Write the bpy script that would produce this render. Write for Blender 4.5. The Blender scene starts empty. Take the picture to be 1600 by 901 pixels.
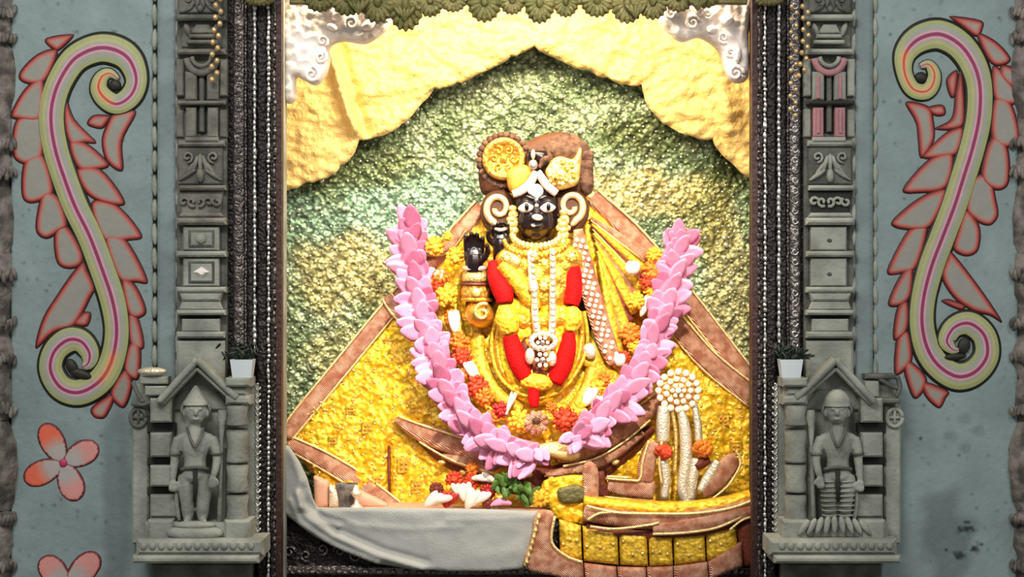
import bpy, math, random
import numpy as np
from mathutils import Vector, Matrix, noise
from mathutils.geometry import delaunay_2d_cdt
random.seed(7)
SC = bpy.context.scene
COL = SC.collection
D = 6.0          # camera distance to the wall face (y = 0)
ZC = 1.8
K = 0.002        # metres per photo pixel on the wall face

# ---------------------------------------------------------------- camera
cd = bpy.data.cameras.new('camera'); cam = bpy.data.objects.new('camera', cd); COL.objects.link(cam)
cam.location = (0, -D, ZC); cam.rotation_euler = (math.pi/2, 0, 0)
cd.sensor_width = 36; cd.lens = 36*D/(1600*K); cd.clip_end = 100
SC.camera = cam
# ---------------------------------------------------------------- world
w = bpy.data.worlds.new('world'); SC.world = w; w.use_nodes = True
bg = w.node_tree.nodes['Background']; bg.inputs[0].default_value = (0.93, 0.97, 0.95, 1); bg.inputs[1].default_value = 0.34
# ---------------------------------------------------------------- lamps and added fills
def area(name, loc, target, sx, sy, power, col, spread=180):
    l = bpy.data.lights.new(name, 'AREA'); l.shape = 'RECTANGLE'; l.size = sx; l.size_y = sy
    l.energy = power; l.color = col; l.spread = math.radians(spread)
    o = bpy.data.objects.new(name, l); COL.objects.link(o); o.location = loc
    d = Vector(target)-Vector(loc); o.rotation_euler = d.to_track_quat('-Z', 'Y').to_euler()
    return o
area('hall_lamp', (-1.2, -3.6, 4.6), (0, 0, 1.7), 2.4, 0.9, 140, (1.0, 0.98, 0.93))
area('hall_lamp', (2.6, -3.2, 3.4), (0, 0, 1.7), 0.5, 1.4, 34, (1.0, 0.98, 0.94))
area('niche_top_lamp', (0.0, 0.02, 2.93), (0, 0.55, 2.1), 1.2, 0.10, 46, (1.0, 0.83, 0.55))
area('niche_side_fill', (-0.80, 0.15, 1.85), (0.05, 0.55, 1.65), 0.06, 1.5, 2.3, (1.0, 0.88, 0.66))  # added pair of unseen fills behind the jambs, brightening the robe
area('niche_side_fill', (0.80, 0.15, 1.85), (-0.05, 0.55, 1.65), 0.06, 1.5, 2.3, (1.0, 0.88, 0.66))  # matching unseen fill behind the right jamb
area('shrine_spot_fill', (0.5, -2.6, 3.7), (0.02, 0.3, 1.75), 0.16, 0.16, 10, (1.0, 0.91, 0.76), 32)  # unseen fill spot, added to light the deity from the front
sl = bpy.data.lights.new('drape_spot_fill', 'SPOT'); sl.energy = 150; sl.color = (1.0, 0.90, 0.70); sl.spot_size = math.radians(30); sl.spot_blend = 0.9; sl.shadow_soft_size = 0.06  # unseen spot added to brighten the drape and the white brackets
so = bpy.data.objects.new('drape_spot_fill', sl); COL.objects.link(so); so.location = (0.15, -2.9, 3.35)
so.rotation_euler = (Vector((0.0, 0.3, 2.66))-Vector(so.location)).to_track_quat('-Z', 'Y').to_euler()
SC.view_settings.view_transform = 'Standard'; SC.view_settings.look = 'None'
SC.view_settings.exposure = 0.0; SC.view_settings.gamma = 1.0; SC.view_settings.use_curve_mapping = False

# ================================================================ helpers
def lin(c):
    out = []
    for v in c[:3]:
        v /= 255.0
        out.append(v/12.92 if v <= 0.04045 else ((v+0.055)/1.055)**2.4)
    return tuple(out)+(1.0,)
def U(y): return K*(D+y)/D
def P(px, py, y):
    s = U(y)
    return Vector(((px-800)*s, y, ZC-(py-450.5)*s))

MATS = {}
def mat(name, col, rough=0.6, metal=0.0, bump=0.0, bscale=60, kind='noise', var=0.0, vscale=12, vcol=False,
        col2=None, sheen=0.0, emit=0.0, bdist=0.01, coat=0.0, sss=0.0, spec=None, cell=None):
    m = bpy.data.materials.new(name); m.use_nodes = True; nt = m.node_tree; N = nt.nodes; L = nt.links
    b = N['Principled BSDF']; b.inputs['Roughness'].default_value = rough; b.inputs['Metallic'].default_value = metal
    if sheen: b.inputs['Sheen Weight'].default_value = sheen
    if coat: b.inputs['Coat Weight'].default_value = coat
    if spec is not None: b.inputs['Specular IOR Level'].default_value = spec
    if sss:
        b.inputs['Subsurface Weight'].default_value = sss; b.inputs['Subsurface Scale'].default_value = 0.01
    geo = N.new('ShaderNodeNewGeometry')
    base = None
    if vcol:
        a = N.new('ShaderNodeAttribute'); a.attribute_name = 'Col'; base = a.outputs['Color']
    if col2 is not None:
        n = N.new('ShaderNodeTexNoise'); n.inputs['Scale'].default_value = vscale; n.inputs['Detail'].default_value = 5
        L.new(geo.outputs['Position'], n.inputs['Vector'])
        r = N.new('ShaderNodeValToRGB'); r.color_ramp.elements[0].position = 0.38; r.color_ramp.elements[1].position = 0.62
        r.color_ramp.elements[0].color = lin(col2); r.color_ramp.elements[1].color = lin(col)
        L.new(n.outputs['Fac'], r.inputs['Fac']); base = r.outputs['Color']
    if base is None:
        rg = N.new('ShaderNodeRGB'); rg.outputs[0].default_value = lin(col); base = rg.outputs[0]
    if var:
        n = N.new('ShaderNodeTexNoise'); n.inputs['Scale'].default_value = vscale*1.7; n.inputs['Detail'].default_value = 8
        n.inputs['Roughness'].default_value = 0.65
        L.new(geo.outputs['Position'], n.inputs['Vector'])
        mr = N.new('ShaderNodeMapRange'); mr.inputs[1].default_value = 0.25; mr.inputs[2].default_value = 0.75
        mr.inputs[3].default_value = 1-var; mr.inputs[4].default_value = 1+var*0.6
        L.new(n.outputs['Fac'], mr.inputs[0])
        mx = N.new('ShaderNodeVectorMath'); mx.operation = 'SCALE'
        L.new(base, mx.inputs[0]); L.new(mr.outputs[0], mx.inputs['Scale']); base = mx.outputs[0]
    if cell:      # thread and sequin pattern, crevice shade painted into colour: (scale, dark factor, light factor)
        mp = N.new('ShaderNodeMapping'); mp.inputs['Scale'].default_value = (1.0, 0.35, 1.25); L.new(geo.outputs['Position'], mp.inputs['Vector'])
        v = N.new('ShaderNodeTexVoronoi'); v.inputs['Scale'].default_value = cell[0]; v.inputs['Randomness'].default_value = 0.75; L.new(mp.outputs[0], v.inputs['Vector'])
        mr = N.new('ShaderNodeMapRange'); mr.inputs[1].default_value = 0.15; mr.inputs[2].default_value = 0.62; mr.inputs[3].default_value = cell[2]; mr.inputs[4].default_value = cell[1]
        L.new(v.outputs['Distance'], mr.inputs[0]); mx = N.new('ShaderNodeVectorMath'); mx.operation = 'SCALE'
        L.new(base, mx.inputs[0]); L.new(mr.outputs[0], mx.inputs['Scale']); base = mx.outputs[0]
    L.new(base, b.inputs['Base Color'])
    if bump:
        if kind == 'noise':
            t = N.new('ShaderNodeTexNoise'); t.inputs['Scale'].default_value = bscale; t.inputs['Detail'].default_value = 4; o = t.outputs['Fac']
        elif kind == 'voronoi':
            t = N.new('ShaderNodeTexVoronoi'); t.inputs['Scale'].default_value = bscale; t.feature = 'SMOOTH_F1'; o = t.outputs['Distance']
        elif kind == 'weave':
            t = N.new('ShaderNodeTexWave'); t.inputs['Scale'].default_value = bscale; t.bands_direction = 'DIAGONAL'
            t.inputs['Distortion'].default_value = 2.0; t.inputs['Detail'].default_value = 2; o = t.outputs['Fac']
        L.new(geo.outputs['Position'], t.inputs['Vector'])
        bp = N.new('ShaderNodeBump'); bp.inputs['Strength'].default_value = bump; bp.inputs['Distance'].default_value = bdist
        L.new(o, bp.inputs['Height']); L.new(bp.outputs['Normal'], b.inputs['Normal'])
    if emit:
        b.inputs['Emission Color'].default_value = lin(col); b.inputs['Emission Strength'].default_value = emit
    MATS[name] = m; return m

mat('wall_paint', (0,0,0), 0.75, vcol=True, bump=0.5, bscale=45, var=0.16, vscale=7, bdist=0.006)
mat('paint', (0,0,0), 0.6, vcol=True, bump=0.25, bscale=60, var=0.10, vscale=14, bdist=0.004)
mat('stone', (158,160,149), 0.8, bump=0.6, bscale=70, col2=(126,128,118), vscale=9, var=0.15, bdist=0.006)
mat('stone_dark', (104,104,98), 0.8, bump=0.7, bscale=80, col2=(72,72,67), vscale=14, var=0.2, bdist=0.006)
mat('stone_mid', (128,125,115), 0.8, bump=0.6, bscale=70, col2=(96,93,85), vscale=12, var=0.2, bdist=0.006)
mat('stone_groove', (40,40,38), 0.9)
mat('stone_pink', (168,118,122), 0.8, bump=0.4, bscale=70, var=0.2)
mat('stone_brown', (132,124,116), 0.8, bump=0.8, bscale=60, col2=(72,66,62), vscale=20, var=0.2, bdist=0.008)
mat('silver_dark', (112,104,102), 0.42, metal=0.85, bump=0.8, bscale=130, kind='voronoi', var=0.4, vscale=25, bdist=0.006)
mat('silver_black', (46,40,40), 0.5, metal=0.6, bump=0.8, bscale=110, kind='voronoi', var=0.4, vscale=25, bdist=0.008)
mat('silver_bright', (205,202,200), 0.3, metal=0.9, bump=0.4, bscale=120, var=0.3, vscale=30)
mat('silver_ornament', (238,226,200), 0.35, metal=0.6, bump=0.5, bscale=160, var=0.12, vscale=30)
mat('wood_red', (52,18,14), 0.55, bump=0.5, bscale=60, var=0.3)
mat('lintel_olive', (112,104,62), 0.55, metal=0.3, bump=0.6, bscale=90, col2=(90,88,44), vscale=22, var=0.2)
mat('white_plaster', (246,236,232), 0.55, bump=0.4, bscale=60, var=0.05)
mat('green_brocade', (0,0,0), 0.42, metal=0.3, vcol=True, bump=0.9, bscale=75, kind='voronoi', var=0.25, vscale=38, bdist=0.012, cell=(46, 0.42, 1.5))
mat('sequin', (235,240,205), 0.22, metal=0.7)
mat('gold_cloth', (240,202,126), 0.5, metal=0.15, bump=1.0, bscale=38, var=0.14, vscale=20, sheen=0.2, bdist=0.012)
mat('yellow_brocade', (255,212,44), 0.42, metal=0.2, bump=0.9, bscale=60, kind='voronoi', col2=(250,178,24), vscale=40, var=0.15, bdist=0.010, cell=(55, 0.74, 1.15))
mat('yellow_satin', (238,190,48), 0.42, metal=0.2, bump=0.8, bscale=60, var=0.3, vscale=30, cell=(60, 0.62, 1.15))
mat('copper_brocade', (232,176,146), 0.5, metal=0.15, bump=0.7, bscale=90, kind='weave', col2=(190,118,88), vscale=34, var=0.25, bdist=0.006)
mat('copper_dark', (112,44,22), 0.6, metal=0.2, bump=0.5, bscale=70, var=0.3)
mat('gold', (244,190,70), 0.3, metal=0.85, bump=0.5, bscale=110, var=0.2, vscale=30)
mat('gold_pale', (246,214,130), 0.32, metal=0.7, bump=0.5, bscale=120, var=0.15, vscale=30)
mat('gold_disc', (228,168,74), 0.4, metal=0.6, bump=0.7, bscale=90, kind='voronoi', var=0.2, vscale=30)
mat('gold_braid', (244,214,150), 0.4, metal=0.5, bump=0.5, bscale=150)
mat('orange_cloth', (226,150,50), 0.55, bump=0.3, bscale=50, var=0.12)
mat('black_stone', (20,5,9), 0.30, coat=0.2, bump=0.06, bscale=40)
mat('eye_white', (240,218,214), 0.4)
mat('pupil', (12,6,8), 0.2)
mat('pale_mark', (236,196,178), 0.45, var=0.05)
mat('pink_petal', (220,148,182), 0.55, sss=0.15, bump=0.25, bscale=60, var=0.08, vscale=20)
mat('pink_petal_deep', (194,112,146), 0.55, sss=0.15, bump=0.25, bscale=60, var=0.1, vscale=20)
mat('white_petal', (232,214,200), 0.5, sss=0.1, var=0.05)
mat('orange_flower', (222,116,20), 0.6, bump=0.8, bscale=90, kind='voronoi', var=0.25, vscale=40)
mat('orange_red', (200,58,16), 0.6, bump=0.8, bscale=90, kind='voronoi', var=0.25, vscale=40)
mat('yellow_flower', (242,176,40), 0.55, bump=0.8, bscale=80, kind='voronoi', var=0.15, vscale=40)
mat('red_cloth', (196,2,4), 0.75, spec=0.2, bump=0.5, bscale=170, var=0.12, vscale=40)
mat('red_petal', (170,24,20), 0.5, var=0.2)
mat('pearl', (252,232,206), 0.25, coat=0.5)
mat('fur_brown', (112,80,58), 0.85, bump=0.9, bscale=55, kind='noise', col2=(76,44,28), vscale=40, var=0.3)
mat('brown_dark', (84,44,16), 0.7, bump=0.4, bscale=60, var=0.2)
mat('ear_gold', (236,200,150), 0.4, metal=0.4, bump=0.2, bscale=60)
mat('white_cloth', (150,151,148), 0.8, bump=0.25, bscale=160, var=0.05, sheen=0.2)
mat('leaf_green', (88,122,46), 0.5, bump=0.3, bscale=70, var=0.3, vscale=40)
mat('leaf_dark', (18,34,22), 0.5, bump=0.3, bscale=70, var=0.4, vscale=40)
mat('pot_white', (205,214,218), 0.4)
mat('pink_box', (206,158,130), 0.6, var=0.1)
mat('floor_stone', (110,108,100), 0.5, bump=0.3, bscale=20, var=0.2)
mat('chain_gold', (214,180,130), 0.3, metal=0.6, bump=0.3, bscale=100)

class MB:
    def __init__(s): s.v = []; s.f = []; s.c = None; s.mi = []
    def add(s, vs, fs, mi=0, cols=None):
        o = len(s.v); s.v += [tuple(v) for v in vs]; s.f += [tuple(i+o for i in f) for f in fs]; s.mi += [mi]*len(fs)
        if cols is not None:
            if s.c is None: s.c = []
            s.c += cols
def setp(o, label=None, cat=None, group=None, kind=None):
    if label: o['label'] = label
    if cat: o['category'] = cat
    if group: o['group'] = group
    if kind: o['kind'] = kind
    return o
def thing(name, label, cat, loc, group=None, kind=None):
    o = bpy.data.objects.new(name, None); COL.objects.link(o); o.location = loc
    o.empty_display_size = 0.05
    return setp(o, label, cat, group, kind)
def wloc(o):
    v = Vector(o.location)
    while o.parent: o = o.parent; v += Vector(o.location)
    return v
def build(mb, name, mats, parent=None, smooth=True, origin=None, **kw):
    if isinstance(mats, str): mats = [mats]
    vs = np.array(mb.v, dtype=float)
    lo, hi = vs.min(0), vs.max(0)
    c = Vector(((lo+hi)/2).tolist()) if origin is None else Vector(origin)
    vs = vs-np.array(c)
    me = bpy.data.meshes.new(name); me.from_pydata(vs.tolist(), [], mb.f)
    for m in mats: me.materials.append(MATS[m])
    if len(mats) > 1: me.polygons.foreach_set('material_index', mb.mi)
    if mb.c is not None:
        a = me.color_attributes.new('Col', 'FLOAT_COLOR', 'POINT')
        a.data.foreach_set('color', [x for cc in mb.c for x in lin(cc)])
    if smooth: me.polygons.foreach_set('use_smooth', [True]*len(me.polygons))
    me.update()
    o = bpy.data.objects.new(name, me); COL.objects.link(o)
    if parent is not None:
        o.parent = parent; o.location = c-wloc(parent)
    else: o.location = c
    return setp(o, **kw)

def catmull(pts, n=6, closed=False):
    pts = [tuple(map(float, p)) for p in pts]; out = []
    N = len(pts); rng = range(N if closed else N-1)
    for i in rng:
        if closed: p0, p1, p2, p3 = pts[(i-1) % N], pts[i], pts[(i+1) % N], pts[(i+2) % N]
        else: p0, p1, p2, p3 = pts[max(i-1, 0)], pts[i], pts[i+1], pts[min(i+2, N-1)]
        for k in range(n):
            t = k/n; t2 = t*t; t3 = t2*t
            out.append(tuple(0.5*((2*b)+(-a+c)*t+(2*a-5*b+4*c-d)*t2+(-a+3*b-3*c+d)*t3) for a, b, c, d in zip(p0, p1, p2, p3)))
    if not closed: out.append(pts[-1])
    return out
def resample(pts, step, closed=False):
    p = np.array(pts, float)
    if closed: p = np.vstack([p, p[:1]])
    seg = np.linalg.norm(np.diff(p[:, :2], axis=0), axis=1); s = np.concatenate([[0], np.cumsum(seg)])
    n = max(3 if closed else 2, int(round(s[-1]/step))+(0 if closed else 1))
    t = np.linspace(0, s[-1], n, endpoint=not closed)
    return np.stack([np.interp(t, s, p[:, i]) for i in range(p.shape[1])], 1)
def polydist(Q, poly, closed=True):
    A = np.asarray(poly, float)[:, :2]
    B = np.roll(A, -1, 0) if closed else A[1:]
    if not closed: A = A[:-1]
    out = np.full(len(Q), 1e9)
    for i in range(0, len(Q), 4000):
        q = Q[i:i+4000, None, :]; d = B-A; l2 = (d*d).sum(1)+1e-9
        t = np.clip(((q-A)*d).sum(2)/l2, 0, 1)
        out[i:i+4000] = np.sqrt((((A+t[..., None]*d)-q)**2).sum(2)).min(1)
    return out
def inside(Q, poly):
    A = np.asarray(poly, float); B = np.roll(A, -1, 0); r = np.zeros(len(Q), bool)
    x, y = Q[:, 0], Q[:, 1]
    for (x0, y0), (x1, y1) in zip(A, B):
        if y0 == y1: continue
        c = ((y0 > y) != (y1 > y)) & (x < (x1-x0)*(y-y0)/(y1-y0)+x0); r ^= c
    return r
def sf(y): return y if callable(y) else (lambda a, b, yy=y: yy)
def relief_mb(outline, y, thick=0.01, res=6, w=None, h=None, back=0.01, cfun=None, mb=None, mi=0, smoothout=True, side_col=None):
    """solid relief filling a photo-plane outline; y: wall depth (number or function), forward = towards the viewer"""
    yf = sf(y); mb = mb or MB()
    pts = catmull(outline, 5, True) if smoothout else outline
    B = resample(pts, res, True) if smoothout else None
    if B is None:
        L = []
        for i, a in enumerate(outline):
            b = outline[(i+1) % len(outline)]; d = math.dist(a, b); n = max(1, int(round(d/res)))
            L += [(a[0]+(b[0]-a[0])*k/n, a[1]+(b[1]-a[1])*k/n) for k in range(n)]
        B = np.array(L)
    B = B[:, :2]
    lo, hi = B.min(0), B.max(0); G = []
    ny = int((hi[1]-lo[1])/(res*0.87))+1
    for j in range(ny):
        yy = lo[1]+(j+0.5)*res*0.87
        xs = np.arange(lo[0]+(res*0.5 if j % 2 else 0), hi[0], res)
        G.append(np.stack([xs, np.full(len(xs), yy)], 1))
    G = np.vstack(G); G = G[inside(G, B)]
    if len(G): G = G[polydist(G, B) > res*0.45]
    A = np.vstack([B, G]) if len(G) else B
    nb = len(B)
    r = delaunay_2d_cdt([Vector(p) for p in A.tolist()], [], [list(range(nb))], 1, 1e-4)
    V = np.array([tuple(v) for v in r[0]]); F = r[2]
    d = polydist(V, B); w = w or max(d.max(), 1e-3)
    t = np.clip(d/w, 0, 1); dome = np.sqrt(1-(1-t)**2)
    n = len(V); vs = []; cols = [] if cfun else None
    for i in range(n):
        x, z = V[i]; yy = yf(x, z); hh = thick*dome[i]+(h(x, z, d[i]) if h else 0)
        p = P(x, z, yy); p.y = yy-hh; vs.append(p)
        if cfun: cols.append(cfun(x, z, d[i]))
    # find boundary directed edges
    es = {}
    F2 = []
    for f in F:
        a, b, c = f
        cr = (V[b][0]-V[a][0])*(V[c][1]-V[a][1])-(V[b][1]-V[a][1])*(V[c][0]-V[a][0])
        if cr < 0: f = [a, c, b]
        F2.append(tuple(f))
        for k in range(3): es[(f[k], f[(k+1) % 3])] = 1
    # image coords y down: positive cross = clockwise on screen -> normal faces away; flip for viewer
    F3 = [(a, c, b) for a, b, c in F2]
    bd = [(a, b) for (a, b) in es if (b, a) not in es]
    bi = {}
    for a, b in bd:
        for q in (a, b):
            if q not in bi:
                bi[q] = len(vs); x, z = V[q]; yy = yf(x, z); p = P(x, z, yy); p.y = yy+back; vs.append(p)
                if cfun: cols.append(side_col or cols[q])
    for a, b in bd: F3.append((a, b, bi[b], bi[a]))
    mb.add(vs, F3, mi, cols); return mb
def relief(name, outline, y, mats, parent=None, thick=0.01, res=6, w=None, h=None, back=0.01, cfun=None, smoothout=True, smooth=True, **kw):
    return build(relief_mb(outline, y, thick, res, w, h, back, cfun, smoothout=smoothout), name, mats, parent, smooth, **kw)

def band_mb(path, y, vstops, height=0.008, back=0.006, step=4, mb=None, mi=0, cfun=None, h=None, n=6, slope=0.0):
    """path of (px,py,halfwidth); vstops in -1..1"""
    mb = mb or MB(); yf = sf(y)
    p = resample(catmull(path, n), step); N = len(p)
    t = np.gradient(p[:, :2], axis=0); t /= np.linalg.norm(t, axis=1)[:, None]+1e-9
    nx, ny = t[:, 1], -t[:, 0]
    vs = []; cols = [] if cfun else None; fs = []; m = len(vstops)
    for i in range(N):
        for k, v in enumerate(vstops):
            x = p[i, 0]+nx[i]*v*p[i, 2]; z = p[i, 1]+ny[i]*v*p[i, 2]
            yy = yf(x, z); q = P(x, z, yy)
            q.y = yy-height*math.sqrt(max(0, 1-v*v))-(h(i/(N-1), v, x, z) if h else 0)-slope*(i/(N-1))
            vs.append(q)
            if cfun: cols.append(cfun(i/(N-1), v))
        for v in (1, -1):
            x = p[i, 0]+nx[i]*v*p[i, 2]; z = p[i, 1]+ny[i]*v*p[i, 2]; yy = yf(x, z)
            q = P(x, z, yy); q.y = yy+back; vs.append(q)
            if cfun: cols.append(cfun(i/(N-1), v))
    M = m+2
    for i in range(N-1):
        for k in range(M):
            a = i*M+k; b = i*M+(k+1) % M; fs.append((a, b, b+M, a+M))
    fs.append(tuple(range(M))[::-1]); fs.append(tuple((N-1)*M+k for k in range(M)))
    mb.add(vs, fs, mi, cols); return mb
VS = [-1, -.75, -.4, 0, .4, .75, 1]
def band(name, path, y, mats, parent=None, height=0.008, back=0.006, step=5, h=None, **kw):
    return build(band_mb(path, y, VS, height, back, step, h=h), name, mats, parent, **kw)

def tube_mb(pts, mb=None, seg=8, mi=0):
    """pts: (px,py,y,r_px)"""
    mb = mb or MB(); W = [P(a, b, c) for a, b, c, r in pts]; N = len(W); vs = []; fs = []
    prev = None
    for i in range(N):
        t = (W[min(i+1, N-1)]-W[max(i-1, 0)]).normalized()
        if prev is None:
            prev = t.orthogonal().normalized()
        prev = (prev-t*prev.dot(t)).normalized(); bn = t.cross(prev); r = pts[i][3]*U(pts[i][2])
        for k in range(seg):
            a = 2*math.pi*k/seg; vs.append(W[i]+prev*math.cos(a)*r+bn*math.sin(a)*r)
    for i in range(N-1):
        for k in range(seg):
            a = i*seg+k; b = i*seg+(k+1) % seg; fs.append((a, b, b+seg, a+seg))
    fs.append(tuple(range(seg))[::-1]); fs.append(tuple((N-1)*seg+k for k in range(seg)))
    mb.add(vs, fs, mi); return mb
def ctube(pts, n=5, **k): return tube_mb(catmull(pts, n), **k)
def ell_mb(px, py, y, rx, ry, rd, rot=0, mb=None, seg=10, rings=6, mi=0, pinch=0.0, tilt=0.0):
    """ellipsoid, radii in px (x, y on the photo plane, depth); rot degrees in plane; pinch sharpens the far end of ry"""
    mb = mb or MB(); c = P(px, py, y); u = U(y); ca, sa = math.cos(math.radians(rot)), math.sin(math.radians(rot)); vs = []; fs = []
    tt = math.tan(math.radians(tilt))
    def pt(a, b, d):
        d2 = d+b*tt
        return c+Vector(((a*ca-b*sa)*u, -d2*u, -(a*sa+b*ca)*u))
    vs.append(pt(0, -ry, 0))
    for i in range(1, rings):
        th = math.pi*i/rings; b = -math.cos(th)*ry; s = math.sin(th)
        s *= (1-pinch*(0.5-0.5*math.cos(th)))
        for k in range(seg):
            a = 2*math.pi*k/seg; vs.append(pt(math.cos(a)*rx*s, b, math.sin(a)*rd*s))
    vs.append(pt(0, ry, 0)); e = len(vs)-1
    for k in range(seg): fs.append((0, 1+k, 1+(k+1) % seg))
    for i in range(rings-2):
        for k in range(seg):
            a = 1+i*seg+k; b = 1+i*seg+(k+1) % seg; fs.append((a, a+seg, b+seg, b))
    for k in range(seg): fs.append((1+(rings-2)*seg+k, e, 1+(rings-2)*seg+(k+1) % seg))
    mb.add(vs, fs, mi); return mb
def blk_mb(x0, x1, y0, y1, yf, yb, b=2, mb=None, mi=0, x0b=None, x1b=None):
    """chamfered block on the wall: px x0..x1, py y0..y1, depth yf (front) to yb; x0b/x1b: other x at the bottom"""
    mb = mb or MB(); x0b = x0 if x0b is None else x0b; x1b = x1 if x1b is None else x1b
    u = U(yf)
    def q(x, z, y):
        p = P(x, z, yf); p.y = y; return p
    vs = [q(x0, y0, yb), q(x1, y0, yb), q(x1b, y1, yb), q(x0b, y1, yb)]
    vs += [q(x0, y0, yf+b*u), q(x1, y0, yf+b*u), q(x1b, y1, yf+b*u), q(x0b, y1, yf+b*u)]
    vs += [q(x0+b, y0+b, yf), q(x1-b, y0+b, yf), q(x1b-b, y1-b, yf), q(x0b+b, y1-b, yf)]
    fs = [(0, 1, 2, 3)]
    for s in (0, 4):
        for k in range(4):
            a = s+k; c = s+(k+1) % 4; fs.append((a, a+4, c+4, c))
    fs.append((8, 11, 10, 9)); mb.add(vs, fs, mi); return mb
def blk(name, *a, mats='stone', parent=None, **kw):
    kk = {k: kw.pop(k) for k in ('b', 'x0b', 'x1b') if k in kw}
    return build(blk_mb(*a, **kk), name, mats, parent, smooth=False, **kw)
def fuse(mb, name, mats, parent, voxel=0.004, it=3, **kw):
    me = bpy.data.meshes.new('tmp'); me.from_pydata([tuple(v) for v in mb.v], [], mb.f)
    o = bpy.data.objects.new('tmp', me); COL.objects.link(o)
    r = o.modifiers.new('r', 'REMESH'); r.mode = 'VOXEL'; r.voxel_size = voxel
    s = o.modifiers.new('s', 'SMOOTH'); s.iterations = it; s.factor = 0.5
    dg = bpy.context.evaluated_depsgraph_get(); e = o.evaluated_get(dg); m2 = e.to_mesh()
    q = MB(); q.add([tuple(v.co) for v in m2.vertices], [tuple(p.vertices) for p in m2.polygons])
    e.to_mesh_clear(); bpy.data.objects.remove(o); bpy.data.meshes.remove(me)
    return build(q, name, mats, parent, **kw)
def dup(o, loc, parent):
    c = o.copy(); COL.objects.link(c); c.parent = parent; c.location = Vector(loc)-wloc(parent); return c
def nz(x, y, s, o=0): return noise.noise(Vector((x/s, y/s, o)))
def spiral(cx, cy, r0, turns, y, rad, a0=0, sgn=1, n=14, rad2=None):
    out = []
    for i in range(int(n*turns)+1):
        t = i/(n*turns); a = a0+sgn*2*math.pi*turns*t; r = r0*(1-0.86*t)
        out.append((cx+math.cos(a)*r, cy+math.sin(a)*r, y, rad*(1-t)+(rad2 if rad2 is not None else rad)*t))
    return out
#BODY
# ================================================================ 1. the setting
def slab(name, lo, hi, m, parent=None, **kw):
    x0, y0, z0 = lo; x1, y1, z1 = hi; mb = MB()
    mb.add([(x0,y0,z0),(x1,y0,z0),(x1,y1,z0),(x0,y1,z0),(x0,y0,z1),(x1,y0,z1),(x1,y1,z1),(x0,y1,z1)],
           [(0,3,2,1),(4,5,6,7),(0,1,5,4),(1,2,6,5),(2,3,7,6),(3,0,4,7)])
    return build(mb, name, m, parent, smooth=False, **kw)
slab('floor', (-2.6, -5.2, -0.06), (2.6, 1.3, 0.0), 'floor_stone', kind='structure')
slab('wall_back', (-1.15, 1.0, 0.0), (1.15, 1.08, 3.6), 'stone_dark', kind='structure')
slab('wall_niche_left', (-1.15, 0.06, 0.0), (-0.98, 1.0, 3.6), 'stone_dark', kind='structure')
slab('wall_niche_right', (0.98, 0.06, 0.0), (1.15, 1.0, 3.6), 'stone_dark', kind='structure')
slab('ceiling', (-0.98, 0.06, 3.1), (0.98, 1.0, 3.2), 'stone_dark', kind='structure')
slab('wall_top', (-2.6, 0.06, 3.2), (2.6, 0.3, 3.7), 'stone', kind='structure')

def blob(x, y, cx, cy, rx, ry, s=22, amt=0.5):
    d = math.hypot((x-cx)/rx, (y-cy)/ry)+amt*nz(x, y, s, 3)
    return max(0.0, min(1.0, (1.15-d)/0.45))
def mixc(a, b, t): return tuple(a[i]*(1-t)+b[i]*t for i in range(3))
PETS = [(0, -1), (1, -0.1), (0.1, 1), (-1, 0.2)]
def wall_col_l(x, y, d):
    c = (128, 144, 144)
    c = mixc(c, (108, 122, 122), max(0, min(1, 0.5+1.6*nz(x, y, 90, 1)))*0.45)
    c = mixc(c, (150, 164, 166), max(0, nz(x, y, 50, 5))*0.6)
    c = mixc(c, (92, 106, 106), 0.55*blob(x, y, 182, 790, 24, 200, 60, 0.3))
    n = nz(x, y, 9, 8)*0.7+nz(x, y, 4, 2)*0.3
    if n > 0.36: c = mixc(c, (66, 74, 72), min(1, (n-0.36)*5)*0.7)
    return c
def wall_col_r(x, y, d):
    c = (132, 148, 149)
    c = mixc(c, (112, 127, 127), max(0, min(1, 0.5+1.6*nz(x, y, 80, 11)))*0.45)
    c = mixc(c, (88, 100, 99), 0.6*blob(x, y, 1480, 850, 40, 85, 40, 0.5))
    for ex, ey in PETS: c = mixc(c, (104, 118, 117), 0.55*blob(x, y, 1506+ex*22, 676+ey*22, 11, 10, 12, 0.3))
    for cx, cy, r in ((1512, 826, 8), (1498, 868, 9), (1522, 858, 7), (1478, 858, 4), (1532, 850, 4), (1510, 816, 5), (1440, 686, 4), (1580, 700, 5), (1500, 826, 5)):
        c = mixc(c, (34, 42, 42), blob(x, y, cx, cy, r, r*0.7, 6, 0.6))
    n = nz(x, y, 9, 28)*0.7+nz(x, y, 4, 22)*0.3
    if n > 0.38: c = mixc(c, (70, 78, 78), min(1, (n-0.38)*5)*0.7)
    return c
def wall_h(x, y, d): return 0.0015*nz(x, y, 60, 2)+0.0006*nz(x, y, 12, 4)
relief('wall_left', [(18, -70), (238, -70), (238, 1000), (18, 1000)], 0.0, res=5, thick=0, h=wall_h, back=0.05, cfun=wall_col_l, mats='wall_paint', smoothout=False, kind='structure')
relief('wall_right', [(1366, -70), (1590, -70), (1590, 1000), (1366, 1000)], 0.0, res=5, thick=0, h=wall_h, back=0.05, cfun=wall_col_r, mats='wall_paint', smoothout=False, kind='structure')
wc = lambda x, y, d: mixc((126, 141, 141), (104, 117, 117), max(0, min(1, 0.5+1.5*nz(x, y, 40, 1)))*0.6)
relief('wall_left_strip', [(246, -70), (274, -70), (274, 1000), (246, 1000)], -0.008, res=7, thick=0.004, w=5, h=wall_h, back=0.06, cfun=wc, mats='wall_paint', smoothout=False, kind='structure')
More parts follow.
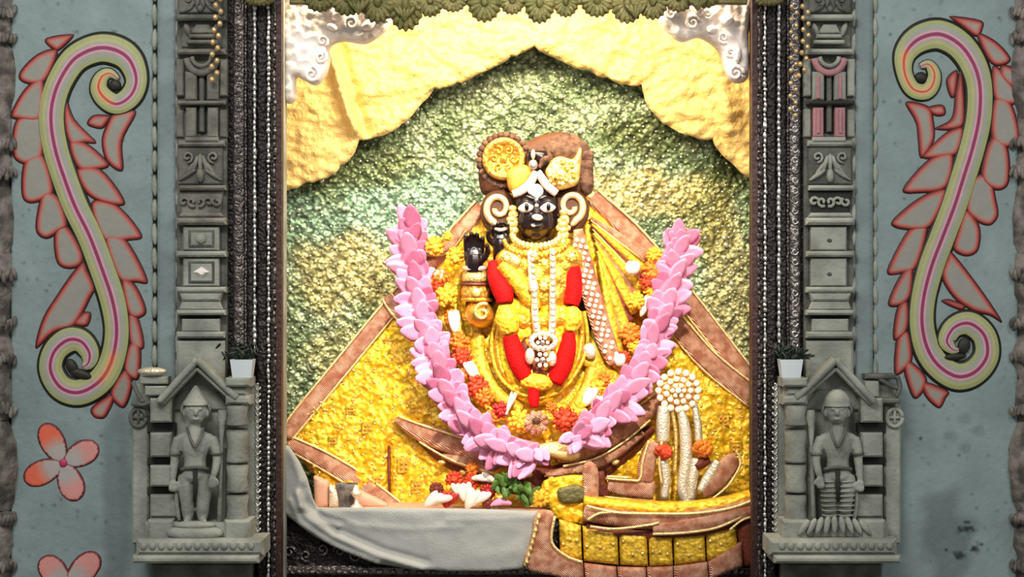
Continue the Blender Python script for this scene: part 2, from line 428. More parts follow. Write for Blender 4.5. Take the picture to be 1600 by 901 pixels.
relief('wall_right_strip', [(1337, -70), (1364, -70), (1364, 1000), (1337, 1000)], -0.008, res=7, thick=0.004, w=5, h=wall_h, back=0.06, cfun=wc, mats='wall_paint', smoothout=False, kind='structure')
for nm, x0, x1 in (('wall_left_backing', -560, 440), ('wall_right_backing', 1182, 2100)):
    a = P(x0, 1350, 0); b = P(x1, -450, 0)
    slab(nm, (a.x, 0.052, 0), (b.x, 0.14, 3.2), 'stone', kind='structure')
for nm, x0, x1 in (('wall_left_base', -300, 440), ('wall_right_base', 1182, 1860)):
    a = P(x0, 1350, 0); b = P(x1, 1000, 0); slab(nm, (a.x, 0.0, 0.0), (b.x, 0.05, b.z), 'stone', kind='structure')

# notched rope mouldings: each tooth a piece
def rope(idx, x, w, off, pink, xcut=1e9):
    t = build(blk_mb(x-w/2, x+w/2, -70, 1000, 0.012, 0.05, b=1), 'trim_%d' % idx, 'stone_groove', None, smooth=False, kind='structure')
    first = None
    for k in range(27):
        yc = -52+off+38*k
        if yc > 985: break
        if first is None:
            mb = ell_mb(x, yc, 0.004, w*0.56, 17.5, w*0.75, mb=None, seg=8, rings=6); first = build(mb, 'moulding_tooth', 'stone', t); c0 = P(x, yc, 0.004)
        else:
            o = dup(first, (c0.x, c0.y, P(x, yc, 0.004).z), t); o.rotation_euler.y = random.uniform(-.06, .06)
        if pink: build(ell_mb(x+random.uniform(-2, 2), yc+19, 0.008, w*0.45, 6, w*0.4, seg=6, rings=4), 'pink_spot', 'stone_pink', t)
    return t
rope(1, 242, 9, 0, 0); rope(2, 276, 7, 19, 0)
rope(3, 1334, 9, 5, 1); rope(4, 1367, 9, 19, 1)

# carved columns at the two outer edges
def edge_column(name, label, xc, sgn):
    t = thing(name, label, 'column', P(xc, 1000, 0.02), None)
    def prof(yy, r, ribs=0, m='stone_brown', n='column_drum'):
        mb = MB(); vs = []; fs = []; S = 24; N = len(yy)
        for i in range(N):
            for k in range(S):
                a = 2*math.pi*k/S; rr = r[i]*(1+(0.05*math.cos(ribs*a) if ribs else 0.0)); p = P(xc, yy[i], 0.03)
                vs.append((p.x+math.cos(a)*rr*K, p.y+math.sin(a)*rr*K, p.z))
        for i in range(N-1):
            for k in range(S): fs.append((i*S+k, i*S+(k+1) % S, (i+1)*S+(k+1) % S, (i+1)*S+k))
        fs.append(tuple(range(S))); fs.append(tuple(range((N-1)*S, N*S)))
        mb.add(vs, fs); return build(mb, n, m, t)
    R = 36
    prof([1000, 900, 880, 870], [R-4, R-4, R, R-6]); prof([870, 850, 800, 795], [R-8, R+1, R-2, R-8])
    prof([795, 780, 730, 690, 665, 655], [R-6, R+2, R+8, R+6, R-4, R-10], 12, n='ribbed_bell')
    prof([655, 630, 600, 590], [R-8, R-2, R-4, R-10]); prof([590, 570, 545, 520], [R-10, R, R+1, R-10])
    prof([520, 470, 460, 400, 395], [R-10, R-6, R-1, R-2, R-8]); prof([395, 380, 340, 300, 290], [R-8, R, R+2, R-4, R-9], 10, n='ribbed_bell')
    prof([290, 250, 240, 190, 185], [R-9, R-3, R-8, R-5, R-9]); prof([185, 150, 110, 80, 70], [R-9, R+3, R+5, R, R-9], 10, n='ribbed_bell')
    prof([70, 50, 30, 0, -10], [R-9, R-2, R-5, R, R-8]); prof([-10, -40, -70], [R-8, R-2, R-2])
    for k, yy in enumerate((885, 810, 640, 560, 505, 430, 270, 225, 60, 20)):
        mb = MB()
        for j in range(5):
            ell_mb(xc+sgn*(8+j*5.5), yy+random.uniform(-4, 4), 0.03-0.002*math.sqrt(max(1, R*R-(8+j*5.5)**2)), 4.5, 10, 4, rot=random.uniform(-25, 25), mb=mb, seg=6, rings=4)
        build(mb, 'carved_leaf_row', 'stone_brown', t)
    return t
edge_column('carved_column', 'brownish carved stone column cut off by the left edge of the photo', -8, 1)
edge_column('carved_column', 'brownish carved stone column, mere sliver along the right edge of the photo', 1612, -1)

# ================================================================ 2. painted scrolls and flowers
BLK = (28, 24, 14); GRN = (150, 155, 102); GRY = (148, 150, 138); PNK = (196, 148, 160); MAG = (132, 36, 82); ORG = (178, 78, 56); YEL = (170, 165, 110)
def scroll(name, label, path, sgn, orange, hole, leaves, blobs):
    t = thing(name, label, 'wall painting', P(path[len(path)//2][0], path[len(path)//2][1], 0))
    vs = [-1, -.82, -.79, -.60, -.5, -.27, -.22, -.13, -.09, 0, .09, .13, .22, .27, .5, .62, .79, .82, 1]
    cl = [BLK, BLK, GRN, GRN, YEL, GRY, PNK, PNK, MAG, MAG, MAG, PNK, PNK, GRY, GRY, GRN, GRN, BLK, BLK]
    if sgn < 0: cl = cl
    def cf(u, v):
        k = min(range(len(vs)), key=lambda i: abs(vs[i]-v)); c = cl[k]
        for a, b in orange:
            if a <= u <= b:
                f = min(1, (u-a)/0.02, (b-u)/0.02)
                if k in (8, 9, 10): c = mixc(c, ORG, f)
                elif k in (6, 7, 11, 12): c = mixc(c, (220, 150, 110), f)
                elif k in (5, 13, 14): c = mixc(c, YEL, f)
        return c
    s1 = band_mb(path, 0.0, vs, height=0.009, back=0.002, step=4, cfun=cf, h=lambda u, v, x, z: 0.004*abs(2*u-1)**3)
    build(s1, 'scroll_band', 'paint', t)
    for hx, hy, rx, ry, rot in hole:
        mb = ell_mb(hx, hy, -0.004, rx, ry, 5.6, rot, seg=16, rings=8); mb.c = [BLK]*len(mb.v)
        build(mb, 'scroll_eye', 'paint', t, label='dark brown eye of the curl')
    def lf(x, z, d):
        if d < 1.9: return (58, 12, 12)
        if d < 4.4: return mixc((72, 14, 14), (158, 50, 44), (d-1.9)/2.5)
        if d < 7: return mixc((168, 54, 48), (178, 104, 92), (d-4.4)/2.6)
        return mixc((178, 104, 92), (140, 138, 129), min(1, (d-7)/3.5))
    for i, L in enumerate(leaves):
        gx = sum(q[0] for q in L)/len(L); gy = sum(q[1] for q in L)/len(L); L = [(gx+(q[0]-gx)*1.10, gy+(q[1]-gy)*1.10) for q in L]
        relief('painted_leaf', L, 0.0-0.0005*(i % 3), 'paint', t, thick=0.005, res=2.4, w=9, back=0.003, cfun=lf)
    return t
z1 = lambda L: [(a/2.73, b/2.73) for a, b in L]
z2 = lambda L: [(a/2.65, 320+b/2.65) for a, b in L]
z4 = lambda L: [(1340+a/2.73, b/2.73) for a, b in L]
z5 = lambda L: [(1340+a/2.65, 320+b/2.65) for a, b in L]
LL = [z1([(310,150),(215,158),(195,178),(225,208),(255,212)]), z1([(240,222),(160,235),(88,310),(110,350),(190,345)]),
      z1([(180,345),(110,380),(53,480),(80,505),(175,500)]), z1([(175,500),(80,510),(55,600),(65,670),(120,695),(180,660)]),
      z1([(185,672),(110,690),(97,820),(130,860),(200,840),(225,800)]), z2([(185,-50),(162,10),(153,100),(190,133),(240,110),(275,80),(245,-20)]),
      z2([(255,80),(228,130),(238,230),(280,258),(330,245),(340,200),(300,120)]),
      z2([(330,255),(230,390),(180,480),(160,580),(230,520),(310,492),(370,385),(385,350),(360,290)]),
      z2([(375,450),(340,448),(305,492),(360,500)]),
      z1([(285,425),(320,510),(405,600),(360,607),(300,610),(275,520)]), z1([(300,612),(370,615),(458,697),(410,722),(335,715)]),
      z1([(335,728),(430,728),(525,858),(450,865),(370,820)]), z2([(385,0),(480,2),(580,120),(530,143),(430,140)]),
      z2([(440,145),(520,148),(605,305),(560,315),(490,300)]), z2([(505,318),(560,335),(602,440),(535,455)]),
      z2([(530,458),(570,463),(595,583),(540,575)]), z2([(535,580),(580,588),(572,715),(515,682)]),
      z2([(515,688),(547,740),(515,833),(465,800),(465,755)]), z2([(475,780),(442,870),(410,883),(385,870),(385,835)]),
      z1([(575,485),(522,600),(522,715),(460,683),(438,600),(460,530),(490,490)]), z1([(465,495),(400,493),(376,530),(430,548),(458,522)])]
PL = [(186,124,4),(173,115,9),(160,121,13),(155,138,16),(165,154,18),(184,163,19),(205,150,20),(214,125,20),(204,95,24),(182,79,26),(152,76,26),(118,92,25),(95,125,24),(83,160,24),(81,195,24),(88,236,24),(101,277,24),(118,322,24),(141,369,24),(161,422,24),(176,467,24),(183,509,23),(180,546,23),(168,580,24),(148,602,24),(121,613,24),(95,604,23),(80,577,22),(86,549,22),(107,531,23),(128,533,21),(141,551,18),(139,567,13),(130,573,6)]
scroll('painted_scroll', 'green and magenta painted scroll with red leaves on the wall left of the shrine', PL, 1, [(0.0, 0.09), (0.72, 0.79)],
       [(180, 133, 10, 9, 20), (112, 572, 13, 9, 60), (126, 584, 20, 8, 18)], LL, None)
LR = [z4([(400,72),(520,88),(530,120),(505,155),(440,110)]), z4([(515,150),(590,180),(648,250),(600,278),(555,250)]),
      z4([(620,280),(675,300),(690,350),(668,380),(610,330)]), z4([(580,290),(640,330),(688,410),(660,443),(585,420)]), z4([(583,435),(650,440),(687,580),(640,623),(575,590)]),
      z4([(570,598),(635,630),(642,770),(590,803),(530,750)]), z5([(475,-100),(545,-112),(570,-20),(578,40),(545,78),(490,60),(450,10)]),
      z5([(445,28),(500,90),(497,180),(450,207),(400,180),(410,120)]), z5([(392,205),(500,340),(585,470),(540,450),(470,430),(400,380),(355,300),(375,230)]),
      z5([(375,390),(350,402),(425,435),(440,412)]), z4([(440,305),(455,500),(420,545),(332,542),(400,500),(415,400)]), z4([(380,340),(425,305),(418,400),(395,408)]),
      z4([(445,550),(375,570),(282,663),(350,672),(425,650)]), z4([(400,665),(310,680),(202,803),(270,818),(375,795)]),
      z5([(360,-50),(300,-48),(220,0),(148,72),(210,98),(300,85)]), z5([(285,92),(210,110),(128,268),(190,278),(245,250)]), z5([(225,265),(180,290),(130,403),(180,412),(220,370)]),
      z5([(205,405),(165,430),(150,548),(195,535),(212,480)]), z5([(210,532),(165,550),(155,692),(200,675),(225,630)]), z5([(215,648),(193,680),(230,793),(272,765),(280,710)]),
      z5([(275,735),(282,790),(335,838),(362,800),(370,770)]), z4([(210,445),(250,530),(268,663),(322,600),(322,520),(300,460)]), z4([(295,462),(360,448),(372,487),(330,493)])]
PR = [(1437,104,5),(1450,101,9),(1459,116,12),(1455,135,14),(1443,144,15),(1424,138,15),(1412,112,15),(1414,84,20),(1434,62,25),(1466,54,27),(1497,69,26),(1519,98,25),(1530,135,24),(1529,183,24),(1519,230,24),(1505,276,24),(1490,323,24),(1472,370,24),(1454,418,24),(1442,467,23),(1440,508,23),(1449,546,24),(1468,573,24),(1496,588,25),(1523,580,24),(1541,555,23),(1537,524,22),(1514,505,22),(1490,511,19),(1478,532,16),(1488,546,9),(1497,546,4)]
scroll('painted_scroll', 'green and magenta painted scroll with red leaves on the wall right of the shrine', PR, -1, [(0.0, 0.16)],
       [(1439, 121, 10, 9, 0), (1506, 540, 10, 14, 15), (1492, 557, 18, 6, -5)], LR, None)
def flower(label, cx, cy, pts, cen=True):
    t = thing('painted_flower', label, 'wall painting', P(cx, cy, 0), 'painted pink flowers low on the left wall')
    for k, (px, py, r, org) in enumerate(pts):
        a = math.atan2(py-cy, px-cx); L = math.hypot(px-cx, py-cy)
        out = []
        for j in range(14):
            th = 2*math.pi*j/14; ex, ey = math.cos(th)*L*0.98, math.sin(th)*r*(1+0.12*math.cos(th))
            out.append((px+math.cos(a)*ex-math.sin(a)*ey, py+math.sin(a)*ex+math.cos(a)*ey))
        def cf(x, z, d, org=org):
            if d < 1.7: return (46, 14, 18)
            if d < 3.4: return (130, 40, 44)
            q = math.hypot(x-cx, z-cy)
            c = (216, 98, 70) if org else (206, 138, 132)
            return mixc((168, 160, 154), c, max(0, min(1, (q-L*0.75)/(L*0.6))))
        relief('painted_petal', out, 0.0, 'paint', t, thick=0.004, res=2.3, w=7, back=0.003, cfun=cf)
    if cen:
        mb = ell_mb(cx, cy, -0.003, 7, 7, 3.2, seg=12); mb.c = [(176, 52, 92)]*len(mb.v)
        build(mb, 'flower_centre', 'paint', t, label='magenta flower centre')
flower('small painted four petal flower, orange and pink, below the left scroll', 99, 723, [(83,692,20,1),(127,709,20,0),(110,753,21,0),(68,737,20,1)])
flower('painted pink flower cut off by the bottom edge, below the whole painted flower', 106, 916, [(85,893,21,0),(130,890,21,0),(128,938,20,0),(84,940,20,0)])
# ================================================================ 3. carved pilasters beside the door frame
def carve(name, x0, x1, y0, y1, yb, t, seed, m='stone', n=6, leafy=True):
    """foliage carved in relief: leaves fanning from the foot with curls"""
    rnd = random.Random(seed); mb = MB(); cx = (x0+x1)/2; H = y1-y0; W = x1-x0
    for k in range(n):
        a = -70+140*k/(n-1)
        L = H*0.42; px = cx+math.sin(math.radians(a))*W*0.30; py = y1-H*0.12-math.cos(math.radians(a))*H*0.42
        ell_mb(px, py, yb, W*0.07, L*0.62, W*0.09, rot=-a*0.8, mb=mb, seg=6, rings=5, pinch=0.4)
    for s in (-1, 1):
        tube_mb(spiral(cx+s*W*0.28, y0+H*0.3, W*0.13, 1.3, yb-0.002, 2.2, a0=math.pi/2, sgn=s, n=9), mb=mb, seg=5)
    ell_mb(cx, y1-H*0.25, yb, W*0.09, H*0.18, W*0.1, mb=mb, seg=8, rings=5)
    return build(mb, name, m, t)
def pilaster(label, x0, x1, right):
    yb = 0.05; t = thing('carved_pilaster', label, 'pilaster', P((x0+x1)/2, 610, 0.02))
    W = x1-x0; c = (x0+x1)/2; S = 'stone'; DK = 'stone_dark'
    S = 'stone' if right else 'stone_mid'
    m = x0+4 if right else x0; M = x1-2 if right else x1-4
    b = lambda n, a, bb, y0, y1, yf, mt=S, **kw: blk(n, a, bb, y0, y1, yf, yb, mats=mt, parent=t, **kw)
    b('shaft_backing', x0, x1, -70, 610, -0.004, DK, b=1)
    b('carved_block', m+4, M-4, -60, 20, -0.02, DK); carve('carved_foliage', m+6, M-6, -10, 22, -0.022, t, 1, DK)
    b('cornice', m-1, M+2, 22, 31, -0.05, DK if not right else S, b=3)
    b('recessed_panel', m+8, M-4, 33, 74, -0.012, DK)
    tb = MB(); blk_mb(c-9, c+11, 38, 52, -0.03, 0, 2, tb, x0b=c-18, x1b=c+18); blk_mb(c-20, c+20, 53, 59, -0.034, 0, 2, tb); blk_mb(c-24, c+24, 62, 68, -0.036, 0, 2, tb)
    build(tb, 'carved_lotus_step', S, t, smooth=False)
    for s in (-1, 1):
        build(ell_mb(c+s*22, 46, -0.014, 5, 12, 8, rot=s*20), 'carved_bud', S, t)
    b('cornice', m, M+1, 76, 84, -0.045, S, b=3)
    # the tall U shape pair with the dark slot between
    pk = 'stone_pink' if right else S
    for s in (-1, 1):
        b('upright_bar', c+s*17-9, c+s*17+9, 112, 156, -0.034, S)
        b('upright_bar', c+s*17-8, c+s*17+8, 168, 214, -0.034, pk if right else S)
        b('side_block', c+s*34-6, c+s*34+6, 92, 150, -0.02, S); b('side_block', c+s*34-6, c+s*34+6, 170, 214, -0.015, S)
        if right:
            b('pink_line', c+s*17-3, c+s*17+3, 118, 154, -0.038, 'stone_pink', b=1)
            b('pink_line', c+s*17-2, c+s*17+3, 170, 208, -0.040, 'stone_pink', b=1)
    b('dark_slot', c-8, c+8, 116, 156, -0.01, 'stone_groove'); b('dark_slot', c-8, c+8, 166, 208, -0.01, 'stone_groove')
    b('slot_tongue', c-4, c+4, 118, 206, -0.022, DK)
    arc = [(c+math.cos(a)*23, 90+math.sin(a)*24, -0.03, 5.5) for a in np.linspace(0.05, math.pi-0.05, 12)]
    build(tube_mb(arc), 'crescent_arch', pk if right else S, t)
    arc = [(c+math.cos(a)*15, 88+math.sin(a)*15, -0.034, 3.5) for a in np.linspace(0.05, math.pi-0.05, 12)]
    build(tube_mb(arc), 'crescent_arch', S, t)
    b('cross_bar', m+2, M+1, 157, 163, -0.042, S if not right else 'stone_groove')
    b('bar_foot', c-26, c+26, 214, 221, -0.036, S)
    b('carved_block', m+3, M-3, 228, 288, -0.015, DK); carve('carved_foliage', m+2, M-2, 226, 290, -0.02, t, 3, S, 7)
    b('cornice', m+2, M, 219, 228, -0.03, S, b=3); b('cornice', m+4, M+2, 289, 297, -0.035, S, b=3)
    b('carved_block', m+4, M-2, 298, 334, -0.015, S if not right else 'stone_groove', x0b=m+9, x1b=M-7)
    tb = MB()
    for k in range(5):
        cx = m+12+k*(M-m-24)/4; tube_mb(spiral(cx, 315, 8, 1.1, -0.022, 2.6, a0=k, sgn=1 if k % 2 else -1, n=9), mb=tb, seg=6)
    build(tb, 'carved_scrolls', S, t)
    b('cornice', m+8, M-6, 332, 340, -0.03, S, b=3, x0b=m+2, x1b=M); b('cornice', m, M+2, 340, 351, -0.048, S, b=4)
    S = 'stone'
    for (y0, y1, bt) in ((354, 391, 0), (403, 447, 1)):
        b('panel_block', c-29, c+27, y0, y1, -0.03, S, b=2)
        b('side_block', m, c-31, y0, y1, -0.006, DK); b('side_block', c+29, M+2, y0, y1, -0.006, DK)
        if not right:
            b('panel_frame', c-21, c+20, y0+5, y1-4, -0.026-0.008, DK, b=2); b('panel_field', c-17, c+16, y0+9, y1-8, -0.037, S, b=1)
            if bt:
                db = MB(); p = lambda x, y, yy: P(x, y, -0.05) if yy else P(x, y, -0.036); cy = (y0+y1)/2
                db.add([p(c-14, cy, 0), p(c, cy-9, 0), p(c+13, cy, 0), p(c, cy+9, 0), p(c-7, cy, 1), p(c, cy-4, 1), p(c+6, cy, 1), p(c, cy+4, 1)], [(0,1,5,4),(1,2,6,5),(2,3,7,6),(3,0,4,7),(4,5,6,7)])
                build(db, 'diamond_boss', 'white_plaster', t, smooth=False, label='pale diamond boss')
            else: build(ell_mb(c-1, (y0+y1)/2, -0.038, 9, 9, 6, seg=12), 'round_boss', S, t)
        else:
            build(ell_mb(c, (y0+y1)/2+3, -0.03, 4, 3, 3), 'worn_boss', DK, t)
        b('cornice', m, M+2, y1+1, y1+10, -0.045, S, b=3)
    b('moulding', m+4, M-3, 457, 470, -0.04, S, b=3, x0b=m+9, x1b=M-8); b('moulding', m+9, M-8, 470, 484, -0.032, S, b=2, x0b=m+4, x1b=M-3)
    b('cornice', m, M+1, 484, 492, -0.05, S, b=3); b('dark_gap', m+6, M-6, 492, 498, -0.01, 'stone_groove')
    b('moulding', m+9, M-8, 498, 518, -0.034, S); b('cornice', m, M, 518, 528, -0.045, S, b=3)
    b('plinth_block', m, M, 532, 612, -0.035, S, b=4)
    return t
pilaster('carved grey stone pilaster of stacked blocks left of the door, with pale diamond boss', 275, 355, False)
pilaster('carved grey stone pilaster right of the door, crescent arch traced in pink', 1256, 1336, True)

# ================================================================ 4. door frame of embossed silver
def emb(seed, s=7, amp=0.0045):
    def f(x, z, d):
        a = math.sin(x/s*2.0+2.2*math.sin(z/(s*1.7)+seed))*math.cos(z/(s*0.8)+1.4*math.sin(x/s+seed))
        return amp*(0.6*a+0.7*nz(x, z, s*0.9, seed))
    return f
def beads_mb(x, y0, y1, yd, r, gap, jitter=0.0, ry=None):
    mb = MB(); z = y0; rnd = random.Random(int(x*7))
    while z < y1:
        rr = r*(1+rnd.uniform(-jitter, jitter)); ell_mb(x+rnd.uniform(-jitter, jitter)*2, z, yd, rr, (ry or r)*(1+rnd.uniform(-jitter, jitter)), rr, mb=mb, seg=6, rings=4); z += gap
    return mb
def jamb(idx, X, s):
    t = build(blk_mb(min(X(84), X(0)), max(X(84), X(0)), -70, 1000, 0.02, 0.14, b=1), 'door_%d' % idx, 'silver_black', None, smooth=False, kind='structure')
    def strip(a, b, yd, m, seed, amp=0.004, sz=7, th=0.008):
        x0, x1 = sorted((X(a), X(b)))
        relief('embossed_strip', [(x0, -66), (x1, -66), (x1, 990), (x0, 990)], yd, m, t, thick=th, res=3.4, w=6, back=0.03, h=emb(seed, sz, amp), smoothout=False)
    strip(73, 54, 0.0, 'silver_dark', 1, 0.006, 6); strip(52, 38, 0.004, 'silver_black', 2, 0.004, 4)
    strip(36, 18, 0.002, 'silver_black', 3, 0.005, 5); strip(17, 6, -0.002, 'silver_black', 4, 0.005, 5)
    build(beads_mb(X(39), -60, 552, -0.010, 3.6, 9, 0.25, 6), 'bead_row', 'silver_bright', t, kind='stuff', label='bright silver bead row')
    build(beads_mb(X(17.5), -60, 990, -0.012, 3.0, 8, 0.35, 5), 'bead_row', 'silver_bright', t, kind='stuff', label='bright silver bead row')
    build(beads_mb(X(53), -60, 552, -0.006, 2.0, 6, 0.3, 4), 'bead_row', 'silver_dark', t, kind='stuff')
    build(beads_mb(X(8), -60, 990, -0.008, 2.2, 11, 0.6, 5), 'bead_row', 'silver_dark', t, kind='stuff')
    mb = MB(); rnd = random.Random(idx)
    for k in range(64):
        y = -55+k*16
        if 545 < y: break
        tube_mb([(X(64+5*math.cos(a)*(1-.5*a/6)), y+6*math.sin(a)*(1-.5*a/6), -0.008, 1.7) for a in np.linspace(0, 6, 9)], mb=mb, seg=5)
    build(mb, 'scroll_row', 'silver_bright' if s < 0 else 'silver_dark', t, kind='stuff')
    x0, x1 = sorted((X(6), X(-3)))
    a = P(x0, 1350, 0); b = P(x1, -450, 0)
    slab('door_post', (a.x, -0.005, 0), (b.x, 0.04, 3.2), 'wood_red', t)
    return t
jamb(1, lambda a: 437-a, 1); jamb(2, lambda a: 1178+a, -1)
a = P(432, 0, 0); b = P(1183, 0, 0)
slab('trim_5', (a.x, -0.03, 2.712), (b.x, -0.004, 3.2), 'wood_red', kind='structure')
# scalloped lintel fringe
ln = thing('scalloped_lintel', 'olive gold scalloped lintel of fluted shells along the top of the doorway', 'lintel', P(808, -20, -0.05))
mbq = MB(); blk_mb(452, 1168, -60, 6, -0.05, -0.02, 2, mbq); build(mbq, 'lintel_bar', 'lintel_olive', ln, smooth=False)
def shell(cx, cy, r, ry, yd, n=9):
    mb = MB()
    for k in range(n):
        a = math.pi*(0.04+0.92*k/(n-1)); L = 1.0
        ex, ey = math.cos(a), math.sin(a)
        ell_mb(cx+ex*r*0.52, cy+ey*ry*0.55, yd, r*0.21, math.hypot(ex*r, ey*ry)*0.46, r*0.22, rot=-math.degrees(math.atan2(ex*r, ey*ry)), mb=mb, seg=6, rings=6)
    ell_mb(cx, cy, yd+0.004, r*0.93, ry*0.93, r*0.2, mb=mb, seg=20)
    ell_mb(cx, cy, yd-0.006, r*0.24, ry*0.3, r*0.26, mb=mb)
    build(mb, 'fluted_shell', 'lintel_olive', ln)
for cx, cy, r, ry in ((405,-4,26,14),(1202,-4,26,14),(500,-6,28,26),(543,-4,30,30),(590,2,30,36),(634,8,30,42),(672,0,24,28),(708,-2,24,22),(757,2,29,34),(800,0,22,24),(843,4,26,34),(884,2,22,26),(933,0,28,28),(980,4,28,34),(1020,2,26,30),(1060,-4,26,24),(1100,-8,26,22)):
    shell(cx, cy, r, ry, -0.055)
for cx, cy in ((632, 22), (560, 12), (993, 18), (1090, 6)):
    mb = MB()
    for k in range(5): ell_mb(cx+(k-2)*5, cy-abs(k-2)*2, -0.075, 5, 12, 6, rot=(k-2)*18, mb=mb, pinch=0.3, seg=6, rings=5)
    build(mb, 'lotus_bud', 'lintel_olive', ln)
# white carved brackets
def bracket(label, outline, curls, shells):
    t = thing('carved_bracket', label, 'bracket', P(outline[0][0], 0, 0.12), 'white carved brackets in the upper corners of the doorway')
    relief('bracket_body', outline, 0.12, 'white_plaster', t, thick=0.03, res=4, w=12, back=0.04, h=lambda x, z, d: 0.008*nz(x, z, 9, 4))
    for (cx, cy, r, sg, a0) in curls:
        build(tube_mb(spiral(cx, cy, r, 1.5, 0.086, r*0.30, a0=a0, sgn=sg, n=12, rad2=r*0.16)), 'curl', 'white_plaster', t)
    for (cx, cy, rx, ry, rot) in shells:
        build(ell_mb(cx, cy, 0.084, rx, ry, rx*1.2, rot=rot), 'leaf_boss', 'white_plaster', t)
c7 = lambda L: [(430+a/2.815, b/2.815) for a, b in L]
c8 = lambda L: [(800+a/2.815, b/2.815) for a, b in L]
bracket('white carved scroll bracket in the upper left corner of the doorway',
        c7([(35,-120),(470,-120),(520,20),(515,70),(490,125),(430,172),(380,190),(300,178),(240,202),(238,270),(215,335),(172,372),(125,350),(88,338),(88,432),(35,432),(33,200)]),
        [(430+335/2.815,103/2.815,12,1,2.5),(430+160/2.815,326/2.815,13,1,-1.5),(430+208/2.815,180/2.815,9,-1,1),(430+470/2.815,62/2.815,13,1,0.5),(430+200/2.815,250/2.815,10,1,-1)],
        [(430+250/2.815,120/2.815,9,6,20),(430+280/2.815,60/2.815,9,14,50),(430+410/2.815,110/2.815,12,8,-30),(430+390/2.815,50/2.815,8,14,-40),(430+240/2.815,30/2.815,8,14,20)])
bracket('white carved scroll bracket in the upper right corner of the doorway',
        c8([(1040,-120),(640,-120),(640,60),(690,140),(750,180),(820,162),(880,190),(915,230),(935,300),(960,345),(1000,362),(1040,330),(1041,150)]),
        [(800+985/2.815,322/2.815,13,-1,0),(800+795/2.815,100/2.815,13,-1,0),(800+930/2.815,165/2.815,9,1,1),(800+962/2.815,235/2.815,10,-1,1),(800+700/2.815,60/2.815,12,-1,0.5),(800+860/2.815,60/2.815,9,1,0)],
        [(800+880/2.815,130/2.815,9,7,20),(800+740/2.815,40/2.815,8,14,50),(800+950/2.815,90/2.815,10,7,-30),(800+820/2.815,40/2.815,9,12,-20),(800+990/2.815,240/2.815,7,14,0)])
# bead chains
def chain(label, pts, n, r):
    t = thing('bead_chain', label, 'bead chain', P(*pts[0][:3]), 'golden bead chains hanging over the pilasters')
    p = resample(catmull(pts, 8), 1.0); idx = np.linspace(0, len(p)-1, n).astype(int); f = None
    for k, i in enumerate(idx):
        x, z, yy = p[i][:3]; x += (4 if k % 2 else -4)
        if f is None: f = build(ell_mb(x, z, yy, r, r*1.15, r, seg=8, rings=6), 'bead', 'chain_gold', t)
        else: dup(f, P(x, z, yy), t)
chain('golden bead chain hanging over the carved pilaster left of the door', [(340,-30,-0.06),(341,20,-0.06),(337,60,-0.06),(335,100,-0.06),(335,124,-0.06)], 17, 4.6)
chain('golden bead chain hanging at the right edge of the door frame, outer strand', [(1258,10,-0.06),(1259,60,-0.06),(1252,118,-0.06)], 13, 4.0)
chain('golden bead chain hanging at the right edge of the door frame, inner longer strand', [(1241,10,-0.05),(1240,60,-0.05),(1240,120,-0.05),(1239,180,-0.05)], 18, 3.6)

